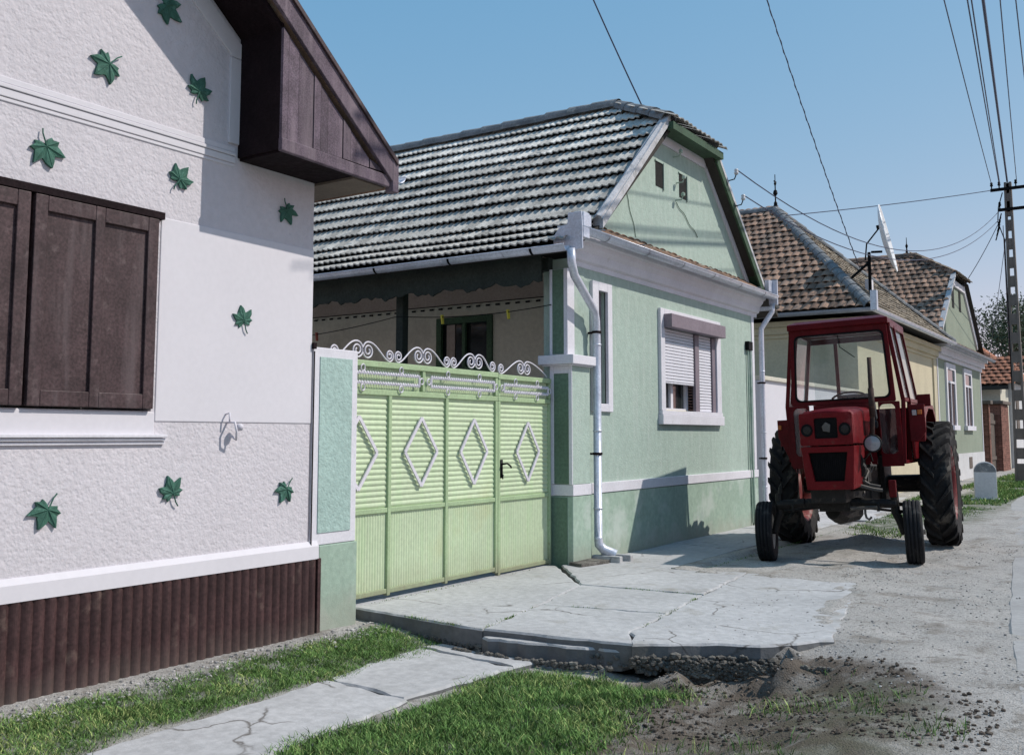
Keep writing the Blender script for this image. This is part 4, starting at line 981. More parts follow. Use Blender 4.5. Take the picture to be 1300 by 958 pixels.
mb = MB(); B = [(-15.4, EY, EZ-.03), (EX, EY, EZ-.03), (EX, EY2, EZ-.03), (-15.4, EY2, EZ-.03), (AP.x, AP.y, AP.z-.03), (-15.4, AP.y, AP.z-.03)]
mb.add(B, [(0, 1, 4, 5), (1, 2, 4), (2, 3, 5, 4), (0, 3, 2, 1), (0, 5, 3)]); mb.build('roof_deck', m_deck, r1)
mb = MB(); ridge_tiles(mb, (-15, AP.y, AP.z), (AP.x, AP.y, AP.z), .14, .4); ridge_tiles(mb, (EX, EY, EZ+.02), AP, .14, .36); ridge_tiles(mb, (EX, EY2, EZ+.02), AP, .14, .36); mb.build('hip_tiles', m_ridge, r1)
mb = MB(); mb.lathe([(.06, -.1), (.05, .1), (.02, .16), (.02, .3), (.07, .38), (.05, .47), (.018, .5), (.018, .62), (.04, .68), (.012, .75), (.012, .95), (0, .97)], AP+Vector((0, 0, .1)), (0, 0, 1), 12)
mb.box(AP.x-.01, AP.x+.01, AP.y-.1, AP.y+.1, AP.z+.82, AP.z+.86); mb.build('finial', m_dark, r1)
mb = MB(); gutter(mb, (-15, EY-.06, EZ-.04), (EX+.1, EY-.06, EZ-.04), .08); mb.build('gutter', m_zincd, ch)
mb = MB(); gutter(mb, (EX+.07, EY-.1, EZ-.04), (EX+.07, 33.0, EZ-.04), .08); mb.box(EX+.03, EX+.17, EY-.15, EY-.02, EZ-.1, EZ+.35); mb.build('street_gutter', m_zinc, ch)
mb = MB(); mb.prism([(-6.3, 26.05), (-6.15, 26.05), (-6.15, 26.3), (-6.3, 26.3)], 'z', 4.9, 5.55); mb.build('roof_vent', m_trim, ch)

# satellite dish on a mast
ds = empty('satellite_dish', (-6.45, 25.3, 5.4), 'white satellite dish seen edge on, on a dark mast above the cream house roof', 'satellite dish')
b0 = on(1105, 372, 1, 25.3); t0 = on(1106, 320, 1, 25.3)
mb = MB(); mb.tube([(b0.x, 25.3, b0.z-.35), (b0.x, 25.3, t0.z)], .04, 8); mb.tube([(b0.x, 25.3, t0.z-.25), (b0.x-.45, 25.2, t0.z-.65), (b0.x-.5, 25.2, t0.z-.6)], .035, 6); mb.build('mast', m_dark, ds)
dc = on(1121, 304, 1, 25.3); rt = Vector((.975, .223, 0)); fw_ = Vector((-.223, .975, 0)); ax = (rt*.95+Vector((0, 0, .2))-fw_*.09).normalized()
prof = [(.0, .0)]+[(1.0*k/10, .14*(k/10)**2) for k in range(1, 11)]+[(1.015, .155), (1.02, .12)]+[(1.0*k/10, .14*(k/10)**2-.03) for k in range(10, 0, -1)]
mb = MB(); mb.lathe([(r*.86, h*.86) for r, h in prof], dc, ax, 36); mb.build('dish', m_dish, ds, smooth=True)
mb = MB(); mb.tube([t0, dc-ax*.03-Vector((0, 0, .3))], .03, 6); q = dc-ax*.05+Vector((0, 0, .35)); mb.tube([q, q-ax*.35-Vector((0, 0, .35)), t0+Vector((-.15, 0, -.2))], .02, 5); mb.lathe([(0, 0), (.05, 0), (.05, .12), (0, .12)], q-ax*.1, ax, 10); mb.build('mounting_arm', m_dark, ds)

# ================================================================== 5. OLIVE HOUSE
oh = empty('olive_house', (FX, 37.2, 0), 'olive green gabled house with two white framed shuttered windows beyond the tractor', 'house')
OY0, OY1 = 32.95, 41.7; OC = 37.25
mb = MB(); mb.box(-16, FX, OY0, OY1, .9, 4.0); mb.build('wall', m_olive, oh)
mb = MB(); mb.box(-16, FX+.03, OY0-.02, OY1+.02, -.1, .897); mb.build('plinth', m_gwhite, oh)
mb = MB(); 
for z0, z1, d in ((3.95, 4.08, .06), (4.083, 4.28, .16), (4.283, 4.42, .28)): mb.box(-16, FX+d, OY0-.02, OY1+.05, z0, z1)
mb.box(FX-.02, FX+.02, OY0, OY0+.12, .9, 3.949); mb.box(FX-.02, FX+.02, OY1-.12, OY1, .9, 3.949); mb.build('cornice', m_trim, oh)
OZ = 8.0
def oz(y): return 4.50+(OZ-4.50)*(1-abs(y-OC)/(OC-OY0+.35))
mb = MB(); mb.prism([(OY0+.35, 4.42), (OY1-.2, 4.42), (2*OC-35.95, oz(35.95)-.12), (35.95, oz(35.95)-.12)], 'x', FX-.3, FX-.01); gbl = mb.build('gable_wall', m_olive, oh)
for y0 in (36.2, 37.55):
    mb = MB(); mb.box(FX-.02, FX+.0, y0, y0+.42, 5.9, 6.62); mb.build('gable_opening', m_black, gbl)
mb = MB()
for s_ in (1, -1):
    f = lambda y, o: ((y if s_ > 0 else 2*OC-y), oz(y)+o)
    mb.prism([f(33.4, -.08), f(35.95, -.08), f(35.95, -.34), f(33.4, -.34)], 'x', FX-.02, FX+.05)
mb.box(FX-.02, FX+.05, 35.95, 2*OC-35.95, oz(35.95)-.36, oz(35.95)-.14)
mb.build('gable_trim', m_trim, gbl)
mb = MB(); EYo = OY0-.35; s1 = Vector((0, OC-EYo, OZ-4.50)); L1 = s1.length; XE = FX+.18; HXo = -7.2; zh = oz(35.95)
def xlim(z): return XE if z < zh else XE-(z-zh)/(OZ-zh)*(XE-HXo)
clay_roof(mb, (XE-8, EYo, 4.50), (1, 0, 0), s1, 8, L1, lambda u, v: u < 8-(XE-xlim(4.5+(OZ-4.5)*v/L1)), .22, .33, .03, (.55, 1.4), .042)
ro = mb.build('roof', m_clay, oh)
mb = MB(); hh = OC-35.85; vd = Vector((HXo-XE-.1, 0, OZ-zh)); hl = vd.length
clay_roof(mb, (XE+.1, 35.85, zh), (0, 1, 0), vd, 2*hh, hl, lambda u, v: abs(u-hh) < hh*(1-v/hl)+.1, .22, .3, .03, (.5, 1.2), .03); mb.build('half_hip_tiles', m_clay2, ro)
mb = MB(); D = .05
mb.add([(-16, EYo, 4.5-D), (XE, EYo, 4.5-D), (XE, 35.9, zh-D), (HXo, OC, OZ-D), (-16, OC, OZ-D), (XE, 2*OC-35.9, zh-D), (XE, 2*OC-EYo, 4.5-D), (-16, 2*OC-EYo, 4.5-D)], [(0, 1, 2, 3, 4), (4, 3, 5, 6, 7), (2, 5, 3)]); mb.build('roof_deck', m_deck, ro)
mb = MB(); ridge_tiles(mb, (-14, OC, OZ), (HXo, OC, OZ), .15, .4); ridge_tiles(mb, (XE, 35.9, zh), (HXo, OC, OZ), .13, .4); ridge_tiles(mb, (XE, 2*OC-35.9, zh), (HXo, OC, OZ), .13, .4); mb.build('ridge_tiles', m_clay, ro)
mb = MB(); mb.lathe([(.06, -.1), (.04, .1), (.02, .2), (.05, .3), (.015, .38), (.01, .6), (0, .62)], (HXo-.3, OC, OZ+.08), (0, 0, 1), 10); mb.build('finial', m_dark, ro)
mb = MB(); rak = [(33.0, oz(33.0)), (35.92, zh)]; mb.prism([(33.1, oz(33.1)+.06), (35.92, zh+.06), (35.92, zh-.06), (33.1, oz(33.1)-.06)], 'x', XE-.12, XE+.03); mb.build('verge_mortar', m_mortar, oh)
mb = MB(); clay_roof(mb, (FX+.45, OY0, 4.42), (0, 1, 0), (-.4, 0, .22), OY1-OY0, .4, lambda u, v: True, .22, .4, .02, (.4, .9), .02); mb.build('pent_tiles', m_clay, oh)
mb = MB(); gutter(mb, (FX+.48, OY0, 4.38), (FX+.48, OY1+.1, 4.38), .08); mb.build('gutter', m_zincd, oh)
for (y0, y1) in ((34.25, 35.95), (37.65, 39.3)):
    f = MB(); z0, z1 = 1.85, 3.88; t = .2
    f.box(FX-.02, FX+.06, y0, y0+t, z0, z1); f.box(FX-.02, FX+.06, y1-t, y1, z0, z1); f.box(FX-.02, FX+.06, y0+t+.001, y1-t-.001, z1-t, z1); f.box(FX-.02, FX+.12, y0-.1, y1+.1, z0-.16, z0-.002); f.box(FX-.02, FX+.05, y0+t+.001, y1-t-.001, z1-.65, z1-.58); f.box(FX-.02, FX+.045, (y0+y1)/2-.04, (y0+y1)/2+.04, z0, z1-.651)
    fo = f.build('window', m_trim, oh)
    s_ = slats(y0+t, y1-t, z0, z1-.65, FX+.01); s_.build('louvred_shutter', m_brown, fo)
    f = MB(); f.box(FX-.0, FX+.02, y0+t, y1-t, z1-.58, z1-t); f.build('pane', m_pane, fo)
mb = MB(); mb.box(FX+.03, FX+.05, 38.1, 38.7, .35, .75); mb.build('plinth_vent', m_wood, oh)

# ================================================================== 6. FAR HOUSE, BRICK PILLARS, GATE
fh = empty('far_house', (FX, 55, 0), 'farthest house with an orange tile hipped roof behind the utility pole', 'house')
mb = MB(); mb.box(-15, FX, 51.5, 64, 0, 4.0); mb.build('wall', m_gwhite, fh)
ex, ey, ez = -5.5, 50.9, 4.05; ap = Vector((-9.3, 56.3, 7.2)); ey2 = 64.5
mb = MB(); s1 = Vector((0, ap.y-ey, ap.z-ez)); L1 = s1.length
clay_roof(mb, (ex-8, ey, ez), (1, 0, 0), s1, 8, L1, lambda u, v: u < 8-(v/L1)*(ex-ap.x), .3, .42, .04, (.5, 1.2), .05); rr = mb.build('roof', m_orange, fh)
mb = MB(); s2 = Vector((ap.x-ex, 0, ap.z-ez)); L2_ = s2.length; W2 = ey2-ey; cu = ap.y-ey
clay_roof(mb, (ex, ey, ez), (0, 1, 0), s2, W2, L2_, lambda u, v: (u > cu*v/L2_) and (u < W2-(W2-cu-3)*v/L2_), .3, .42, .02, (.9, 1.5), .03); mb.build('street_slope', m_orange, rr)
mb = MB(); mb.add([(-15, ey, ez-.04), (ex, ey, ez-.04), (ex, ey2, ez-.04), (-15, ey2, ez-.04), (ap.x, ap.y, ap.z-.04), (-15, ap.y, ap.z-.04)], [(0, 1, 4, 5), (1, 2, 4), (2, 3, 5, 4), (0, 3, 2, 1)]); mb.build('roof_deck', m_deck, rr)
mb = MB(); ridge_tiles(mb, (ex, ey, ez+.03), ap, .16, .4); mb.build('hip_tiles', m_orange, rr)
mb = MB(); mb.box(FX-.03, FX+.04, 52.2, 53.2, 1.8, 3.2); mb.build('window', m_wood, fh)
def brick_pillar(y0, y1, z, label):
    mb = MB(); zz = 0; r = 0; x0, x1 = FX-.45, FX+.1
    mb.tint = .55; mb.box(x0+.012, x1-.012, y0+.012, y1-.012, -.1, z-.01)
    while zz < z-.05:
        off = (r % 2)*.13
        y = y0-off
        while y < y1-.02:
            a = max(y, y0); b = min(y+.25, y1); mb.tint = random.uniform(.75, 1.35)
            if b-a > .04: mb.box(x1-.03, x1, a, b-.014, zz, zz+.066)
            y += .26
        x = x0-off
        while x < x1-.035:
            a = max(x, x0); b = min(x+.25, x1-.032); mb.tint = random.uniform(.75, 1.35)
            if b-a > .04: mb.box(a, b-.014, y0-.001, y0+.03, zz, zz+.066)
            x += .26
        zz += .08; r += 1
    mb.tint = 1
    p = empty('brick_pillar', (FX-.17, (y0+y1)/2, 0), label, 'brick pillar', 'brick pillars of the far gateway')
    mb.build('brickwork', m_brick, p); mb = MB(); mb.box(x0-.1, x1+.1, y0-.12, y1+.12, z, z+.14); mb.build('cap', m_wood, p, bevel=.02)
brick_pillar(42.75, 43.1, 2.75, 'narrow brick gate pillar next to the olive house')
brick_pillar(46.3, 48.6, 2.85, 'broad red brick pillar right of the wooden yard gate')
wg = empty('wooden_gate', (FX-.15, 44.8, 0), 'weathered dark wooden plank gate between the brick pillars', 'gate')
mb = MB(); y = 43.35
while y < 46.2: mb.box(FX-.2, FX-.17, y, y+.17, .1, 2.45); y += .185
mb.build('planks', m_wood, wg); mb = MB(); mb.box(FX-.169, FX-.13, 43.35, 46.25, .5, .65); mb.box(FX-.169, FX-.13, 43.35, 46.25, 2.0, 2.15); mb.build('rails', m_wood, wg)
ob = empty('outbuilding', (-8, 49.5, 0), 'low grey rendered outbuilding under the red tiled eave', 'shed')
mb = MB(); mb.box(-12, FX-.2, 48.7, 51.4, 0, 3.9); mb.build('wall', m_creamd, ob)
mb = MB(); clay_roof(mb, (-12.3, 48.2, 3.75), (1, 0, 0), (0, 3.2, 1.5), 6.6, 3.3, lambda u, v: True, .3, .42, .04, (.5, 1.0), .05); ror = mb.build('roof', m_orange, ob)
mb = MB(); mb.add([(-12.3, 48.2, 3.7), (-5.7, 48.2, 3.7), (-5.7, 51.4, 5.2), (-12.3, 51.4, 5.2)], [(0, 1, 2, 3)]); mb.box(-12.3, -5.68, 48.18, 48.22, 3.55, 3.7); mb.build('roof_deck', m_deck, ror)

# ================================================================== 7. POLE, CABLES, MILESTONE, TREE
PX, PY = -3.97, 36.0
up = empty('utility_pole', (PX, PY, 0), 'tall ladder like concrete utility pole with two crossarms at the right edge', 'utility pole')
mb = MB(); H_ = 9.95; n = 15
def hw_(z): return .20-.09*z/H_
sg = []
for s_ in (-1, 1):
    vs = []
    for z in (0, H_):
        w_ = hw_(z); x = PX+s_*(w_-.035)
        vs += [(x-.035, PY-.09, z), (x+.035, PY-.09, z), (x+.035, PY+.09, z), (x-.035, PY+.09, z)]
    mb.add(vs, [(0, 3, 2, 1), (4, 5, 6, 7), (0, 1, 5, 4), (1, 2, 6, 5), (2, 3, 7, 6), (3, 0, 4, 7)])
for i in range(n+1):
    z = .3+i*(H_-.5)/n; w_ = hw_(z)-.069; hh_ = .36 if i else .6; mb.box(PX-w_, PX+w_, PY-.07, PY+.07, z-hh_/2, z+hh_/2)
mb.box(PX-hw_(9)+.07, PX+hw_(9)-.07, PY-.07, PY+.07, 8.8, 9.9)
mb.build('pole_shaft', m_pole, up)
arms = [(9.72, -.52, .9), (9.02, -.30, .75)]
for z, a, b in arms:
    mb = MB(); mb.box(PX+a, PX+b, PY-.14, PY-.075, z-.05, z+.05); ar = mb.build('crossarm', m_dark, up)
    xs = [a+.04, -.25, .25, b-.05] if z > 9.5 else [a+.04, b-.05]
    for x in xs:
        mb = MB(); mb.lathe([(0, 0), (.02, 0), (.02, .08), (.045, .09), (.05, .13), (.03, .15), (.045, .17), (.03, .22), (0, .23)], (PX+x, PY-.11, z+.05), (0, 0, 1), 10); mb.build('insulator', m_dark, ar)
mb = MB()
for k in range(5): mb.tube([(PX-.22-.02*k, PY-.12, 8.9-k*.12), (PX-.3-.03*k, PY-.15, 8.6-k*.15)], .02, 5)
mb.tube([(PX-.16, PY-.12, 9.6), (PX-.3, PY-.15, 9.1), (PX-.33, PY-.2, 8.6), (PX-.16, PY-.12, 8.0), (PX-.16, PY-.1, 3)], .018, 5)
mb.build('pole_cabling', m_dark, up)
def cable(a, b, sag, r, label, n=28, twist=False):
    a = Vector(a); b = Vector(b); mb = MB(); P = []
    for i in range(n+1):
        t = i/n; p = a.lerp(b, t); p.z -= sag*4*t*(1-t); P.append(p-a)
    mb.tube(P, r, 5); 
    if twist:
        mb.tube([p+Vector((.012*math.cos(i*1.7), .0, .012*math.sin(i*1.7))) for i, p in enumerate(P)], r, 5)
    o = mb.build('power_cable', m_wire); o.location = a
    tag(o, label, 'cable', 'overhead cables')
def over(px, z):     # the point at height z seen above the picture's top edge column px
    d = ray(px, 0); t = (z-1.5)/d.z; return Vector((0, 0, 1.5))+d*t
def ext(a, b, k):    # carry the straight line on past b
    return a+(b-a)*k
TA = Vector((PX, PY-.11, 9.95))
for (dx, dz, px, r, lb) in ((-.48, 0, 1200, .012, 'leftmost thin overhead cable running to the pole top crossarm'), (-.25, 0, 1229, .014, 'left cable of the close pair above the pole crossarm'), (-.22, -.1, 1234, .014, 'right cable of the close pair above the pole crossarm'),
                            (.0, .0, 1248, .03, 'thick black overhead cable reaching the top of the utility pole'), (.28, 0, 1270, .012, 'thin overhead cable just right of the thick black cable'), (.85, 0, 1290, .012, 'overhead cable nearest the right edge of the picture')):
    a = TA+Vector((dx, 0, dz)); b = over(px, 9.3); cable(a, ext(a, b, 1.6), .0 if r > .02 else .12, r, lb)
cable((FX+.33, 14.89, 5.78), (PX-.28, PY-.1, 9.0), 1.35, .010, 'upper sagging service cable from the green gable to the pole')
cable((FX+.33, 15.18, 5.42), (PX-.26, PY-.1, 8.75), 1.25, .010, 'lower sagging service cable from the green gable to the pole')
cable((-8.7, 27.2, 7.75), (PX-.5, PY-.12, 9.72), .05, .014, 'straight cable from the cream house roof up to the pole crossarm')
a = Vector((-6.42, 13.42, 6.42)); b = over(755, 8.2); cable(a, ext(a, b, 1.7), .05, .012, 'cable rising from the grey roof ridge of the green house')
a = on(1091, 340, 1, 25.9); b = over(978, 9.6); cable(a, ext(a, b, 1.6), .25, .009, 'twisted cable crossing the sky above the cream house', 110, True)
cable((PX-.3, PY-.15, 8.6), (FX, 38.5, 6.9), .1, .012, 'service cable from the pole down to the olive gable')
cable((PX-.2, PY, 8.5), (-5.9, 51.0, 5.3), .3, .012, 'service cable from the pole down to the farthest house')
cable((PX-.1, PY, 8.3), (-5.9, 44.0, 4.4), .1, .010, 'steep service cable falling behind the pole to the brick gateway')

ms = empty('milestone', (-3.57, 25.35, 0), 'pale round topped milestone standing on the verge behind the tractor wheel', 'milestone', rot=(0, 0, R(10)), local=True)
pr_ = [(-.24, -.02), (.24, -.02)]+[(.24*math.cos(R(a)), .68+.22*math.sin(R(a))) for a in range(0, 181, 15)]
mb = MB(); mb.prism([(x, z) for x, z in pr_], 'y', -.09, .09); mb.build('stone', m_gwhite, ms, bevel=.012)
mb = MB(); mb.prism([(.235*math.cos(R(a)), .66+.215*math.sin(R(a))) for a in range(0, 181, 15)], 'y', -.094, -.088); mb.build('painted_head', m_ridge, ms)
mb = MB(); mb.box(-.32, .32, -.16, .16, -.05, .05); mb.build('stone_foot', m_conc, ms, bevel=.01)

# tree behind the last house
tr = empty('tree', (-8.5, 75, 0), 'loose dark leafed tree showing behind the utility pole above the far roof', 'tree')
mb = MB()
def branch(mb, p, d, ln, r, dep, ends):
    pts = [p]; q = p.copy(); dd = d.copy()
    for i in range(4):
        dd = (dd+Vector((random.uniform(-.2, .2), random.uniform(-.2, .2), random.uniform(-.05, .15)))).normalized(); q = q+dd*ln/4; pts.append(q.copy())
    mb.tube(pts, [r*(1-.5*i/4) for i in range(5)], 6)
    if dep == 0: ends.append(q); return
    ends.append(q)
    for k in range(4): branch(mb, pts[random.choice((2, 3, 4))], (dd+Vector((random.uniform(-1, 1), random.uniform(-1, 1), random.uniform(-.2, .7)))).normalized(), ln*.68, r*.5, dep-1, ends)
random.seed(11); ends = []; branch(mb, Vector((-8.5, 75, 0)), Vector((0, 0, 1)), 4.9, .3, 3, ends); mb.build('trunk', m_bark, tr)
mb = MB()
for e_ in ends:
    if e_.z < 3: continue
    for _ in range(120):
        c = e_+Vector((random.gauss(0, .55), random.gauss(0, .55), random.gauss(0, .42))); u = Vector((random.gauss(0, 1), random.gauss(0, 1), random.gauss(0, 1))).normalized(); v = u.orthogonal().normalized(); s_ = random.uniform(.06, .13)
        mb.tint = random.uniform(.6, 1.6); mb.add([c-u*s_, c+v*s_*.5, c+u*s_, c-v*s_*.5], [(0, 1, 2, 3)])
mb.build('crown', m_leafy, tr)

# ================================================================== 8. TRACTOR
tt = empty('tractor', (-3.36, 12.22, -.03), 'old red farm tractor with cab, parked facing the camera on the sandy verge', 'tractor', rot=(0, R(-2.4), R(5)), local=True)
def T(mb, name, mat, parent=tt, **k): return mb.build(name, mat, parent, **k)
def tyre_profile(r, w, rim, crown=.92):
    return [(rim, -w*.36), (rim+.02, -w*.42), ((r+rim)/2, -w*.5), (r*.95, -w*.47), (r*.985, -w*.36), (r, -w*.15), (r, w*.15), (r*.985, w*.36), (r*.95, w*.47), ((r+rim)/2, w*.5), (rim+.02, w*.42), (rim, w*.36)]
def wheel(name, c, r, w, rim, lugs, side, rimmat, label=None):
    e_ = bpy.data.objects.new(name, None); sc.collection.objects.link(e_); e_.parent = tt; e_.location = c; e_['_w'] = (1e-9, 0, 0)
    mb = MB(); 
    if lugs:
        rb = r-.055; mb.lathe(tyre_profile(rb, w, rim), (0, 0, 0), (1, 0, 0), 48, closed=True)
        nl = 21
        for s_ in (-1, 1):
            for k in range(nl):
                a0 = 2*math.pi*(k+(.5 if s_ > 0 else 0))/nl; pts = []
                vs = []
                for j in range(6):
                    t = j/5; ang = a0-.30*t; xx = s_*w*(.02+.49*t); rr = rb*(1-.0*t) if t < .7 else rb*(1-.09*((t-.7)/.3)**1.5)
                    top = r if t < .8 else r*(1-.035*(t-.8)/.2*1.6)
                    hw2 = .022+.012*t
                    for (da, rad) in ((-hw2/r*1.5, rr-.02), (-hw2/r, top), (hw2/r, top), (hw2/r*1.5, rr-.02)):
                        vs.append((xx, math.cos(ang+da)*rad, math.sin(ang+da)*rad))
                fs = [(j*4+i, j*4+i+1, j*4+5+i, j*4+4+i) for j in range(5) for i in range(3)]+[(0, 1, 2, 3), (23, 22, 21, 20)]
                mb.add(vs, fs)
    else:
        p = [(rim, -w*.38), (rim+.02, -w*.44), ((r+rim)/2, -w*.5), (r*.93, -w*.47), (r*.975, -w*.38)]
        for a, b in ((-.36, -.22), (-.17, -.04), (.04, .17), (.22, .36)): p += [(r*.955, a*w-.004), (r*(.985 if abs(a+b) > .3 else 1), a*w+.004), (r*(.985 if abs(a+b) > .3 else 1), b*w-.004), (r*.955, b*w+.004)]
        p += [(r*.975, w*.38), (r*.93, w*.47), ((r+rim)/2, w*.5), (rim+.02, w*.44), (rim, w*.38)]
        mb.lathe(p, (0, 0, 0), (1, 0, 0), 48, closed=True)
    T(mb, 'tyre', m_tyre if lugs else m_tyref, e_, smooth=False)
    mb = MB(); o = side
    mb.lathe([(rim+.015, w*.40*o), (rim-.01, w*.37*o), (rim-.03, w*.25*o), (rim-.035, -w*.3*o), (rim+.012, -w*.40*o), (rim+.02, -w*.40*o), (rim-.02, -w*.28*o), (rim-.02, w*.2*o), (rim+.02, w*.4*o)], (0, 0, 0), (1, 0, 0), 40, closed=True)
    mb.lathe([(rim-.03, .02*o), (rim*.72, .05*o), (rim*.55, .0), (rim*.3, .01*o), (rim*.28, .07*o), (rim*.1, .09*o), (0, .09*o), (0, -.02*o), (rim*.5, -.03*o), (rim-.03, 0)], (0, 0, 0), (1, 0, 0), 32)
    T(mb, 'rim', rimmat, e_, smooth=True)
    mb = MB()
    for k in range(8 if lugs else 5):
        a = 2*math.pi*k/(8 if lugs else 5); q = rim*.42; mb.tube([(0, math.cos(a)*q, math.sin(a)*q), (.05*o, math.cos(a)*q, math.sin(a)*q)], .012, 6)
    mb.tube([(-.04*o, 0, 0), (.13*o, 0, 0)], rim*.14, 10)
    T(mb, 'hub', m_metal2, e_)
    return e_
FR, RR_ = .375, .845
for s_ in (-1, 1): wheel('front_wheel', (s_*.86, 0, FR), FR, .205, .215, False, s_, m_rimw).rotation_euler = (0, 0, R(7))
wheel('rear_wheel', (-.99, 2.3, RR_), RR_, .39, .50, True, -1, m_rimr); wheel('rear_wheel', (.99, 2.3, RR_), RR_, .39, .50, True, 1, m_rimr)
# front axle
mb = MB()
mb.tube([(-.62, .0, .70), (0, .0, .74), (.62, 0, .70)], [.05, .065, .05], 8); mb.box(-.18, .18, -.10, .12, .62, .82)
mb.tube([(-.36, -.02, .72), (-.7, -.02, .70)], .062, 8); mb.tube([(.30, -.02, .72), (.7, -.02, .70)], .055, 8)
for s_ in (-1, 1):
    mb.tube([(s_*.2, .2, .66), (s_*.72, .15, .60)], .018, 6); mb.tube([(s_*.5, .02, .70), (s_*.5, -.09, .70), (s_*.5, -.09, .62)], .02, 6)
T(mb, 'front_axle', m_metal, bevel=.006)
for s_ in (-1, 1):
    mb = MB(); mb.tube([(s_*.68, 0, .84), (s_*.68, 0, .60), (s_*.72, .0, .50), (s_*.755, .0, .375), (s_*.86, 0, .375)], [.045, .052, .046, .05, .03], 8); mb.tube([(s_*.68, 0, .62), (s_*.73, .14, .60)], .022, 6)
    mb.tube([(s_*.66, .02, .84), (s_*.66, .02, .90), (s_*.64, .03, .96)], [.035, .03, .015], 8)
    T(mb, 'kingpin', m_metal)
    if s_ > 0: mb = MB(); mb.box(.63, .71, -.06, .02, .78, .98); T(mb, 'kingpin_bracket', m_redd, bevel=.01)
mb = MB(); mb.tube([(.36, -.14, .66), (.36, -.15, .60), (.37, -.15, .55), (.40, -.15, .53), (.43, -.15, .56)], .014, 6); mb.tube([(.2, -.16, .66), (.5, -.16, .67)], .022, 6); T(mb, 'tow_hook', m_metal2)
# chassis, engine, gearbox
mb = MB(); mb.box(-.20, .20, -.42, .15, .74, .98); mb.prism([(-.20, .15), (.20, .15), (.24, 1.1), (-.24, 1.1)], 'z', .66, 1.25); mb.box(-.26, .26, 1.1, 2.0, .60, 1.30); mb.box(-.32, .32, 1.9, 2.6, .55, 1.25)
mb.tube([(-.85, 2.3, .85), (-.3, 2.3, .85)], .12, 12); mb.tube([(.3, 2.3, .85), (.85, 2.3, .85)], .12, 12)
mb.tube([(-.05, .05, .62), (.0, .25, .56), (.05, .9, .56)], [.10, .12, .13], 10)
mb.tube([(-.25, 2.0, .62), (-.7, 2.5, .5)], .03, 6); mb.tube([(.25, 2.0, .62), (.7, 2.5, .5)], .03, 6)
T(mb, 'chassis', m_metal, bevel=.01)
mb = MB(); mb.box(-.17, .17, .05, 1.0, 1.2, 1.62)
for k in range(4): mb.lathe([(0, 0), (.04, 0), (.04, .05), (0, .05)], (.18, .25+.2*k, 1.42), (1, 0, 0), 10); mb.tube([(.17, .25+.2*k, 1.48), (.27, .25+.2*k, 1.50)], .03, 8)
mb.lathe([(0, -.06), (.09, -.06), (.10, 0), (.09, .06), (0, .06)], (.30, -.02, 1.12), (0, 1, .1), 16); mb.lathe([(.05, 0), (.14, 0), (.14, .025), (.05, .025)], (.24, -.12, 1.22), (0, 1, 0), 20)
mb.tube([(.22, .1, 1.30), (.32, .0, 1.30), (.35, -.05, 1.15), (.28, -.1, 1.02)], .022, 7); mb.tube([(.2, .3, 1.1), (.36, .25, 1.05), (.38, .1, .95), (.22, .0, .9)], .016, 6)
mb.tube([(.24, -.1, 1.35), (.36, .05, 1.22), (.33, .1, 1.0)], .010, 5); mb.tube([(.22, .15, 1.5), (.4, .15, 1.4), (.42, .3, 1.2)], .012, 5)
mb.box(.22, .36, .25, .5, .95, 1.12); mb.lathe([(0, 0), (.06, 0), (.065, .16), (0, .17)], (.30, .1, .86), (0, 0, 1), 12)
mb.box(.2, .44, -.05, .0, .86, .89)
T(mb, 'engine', m_metal, bevel=.004)
mb = MB()
mb.tube([(.26, -.02, 1.05), (.34, .0, .98), (.40, .06, .93), (.52, .08, .90)], .018, 6); mb.tube([(.3, -.1, .93), (.45, -.06, .88), (.55, .0, .86)], .022, 6); mb.tube([(.24, -.14, 1.27), (.35, -.10, 1.24), (.39, -.04, 1.1)], .008, 5)
mb.box(.27, .33, -.16, -.1, 1.0, 1.05)
T(mb, 'engine_fittings', m_metal2)
# hood: upper hood with recess, lower grille
def loft(mb, secs):
    n = len(secs[0]); vs = [p for s_ in secs for p in s_]; fs = []
    for k in range(len(secs)-1):
        for i in range(n): fs.append((k*n+i, k*n+(i+1) % n, (k+1)*n+(i+1) % n, (k+1)*n+i))
    fs += [tuple(range(n-1, -1, -1)), tuple((len(secs)-1)*n+i for i in range(n))]
    mb.add(vs, fs)
def sec(y, wb, wt, zb, zt):
    return [(-wb, y, zb), (wb, y, zb), (wb+.004, y, (zb+zt)/2), (wt, y, zt-.045), (wt-.05, y, zt-.008), (wt*.45, y, zt+.012), (0, y, zt+.018), (-wt*.45, y, zt+.012), (-wt+.05, y, zt-.008), (-wt, y, zt-.045), (-wb-.004, y, (zb+zt)/2)]
mb = MB(); loft(mb, [sec(-.50, .335, .33, 1.43, 1.80), sec(-.44, .342, .338, 1.43, 1.83), sec(.3, .345, .34, 1.42, 1.87), sec(1.05, .35, .345, 1.42, 1.90)])
hood = T(mb, 'hood', m_red, bevel=.014)
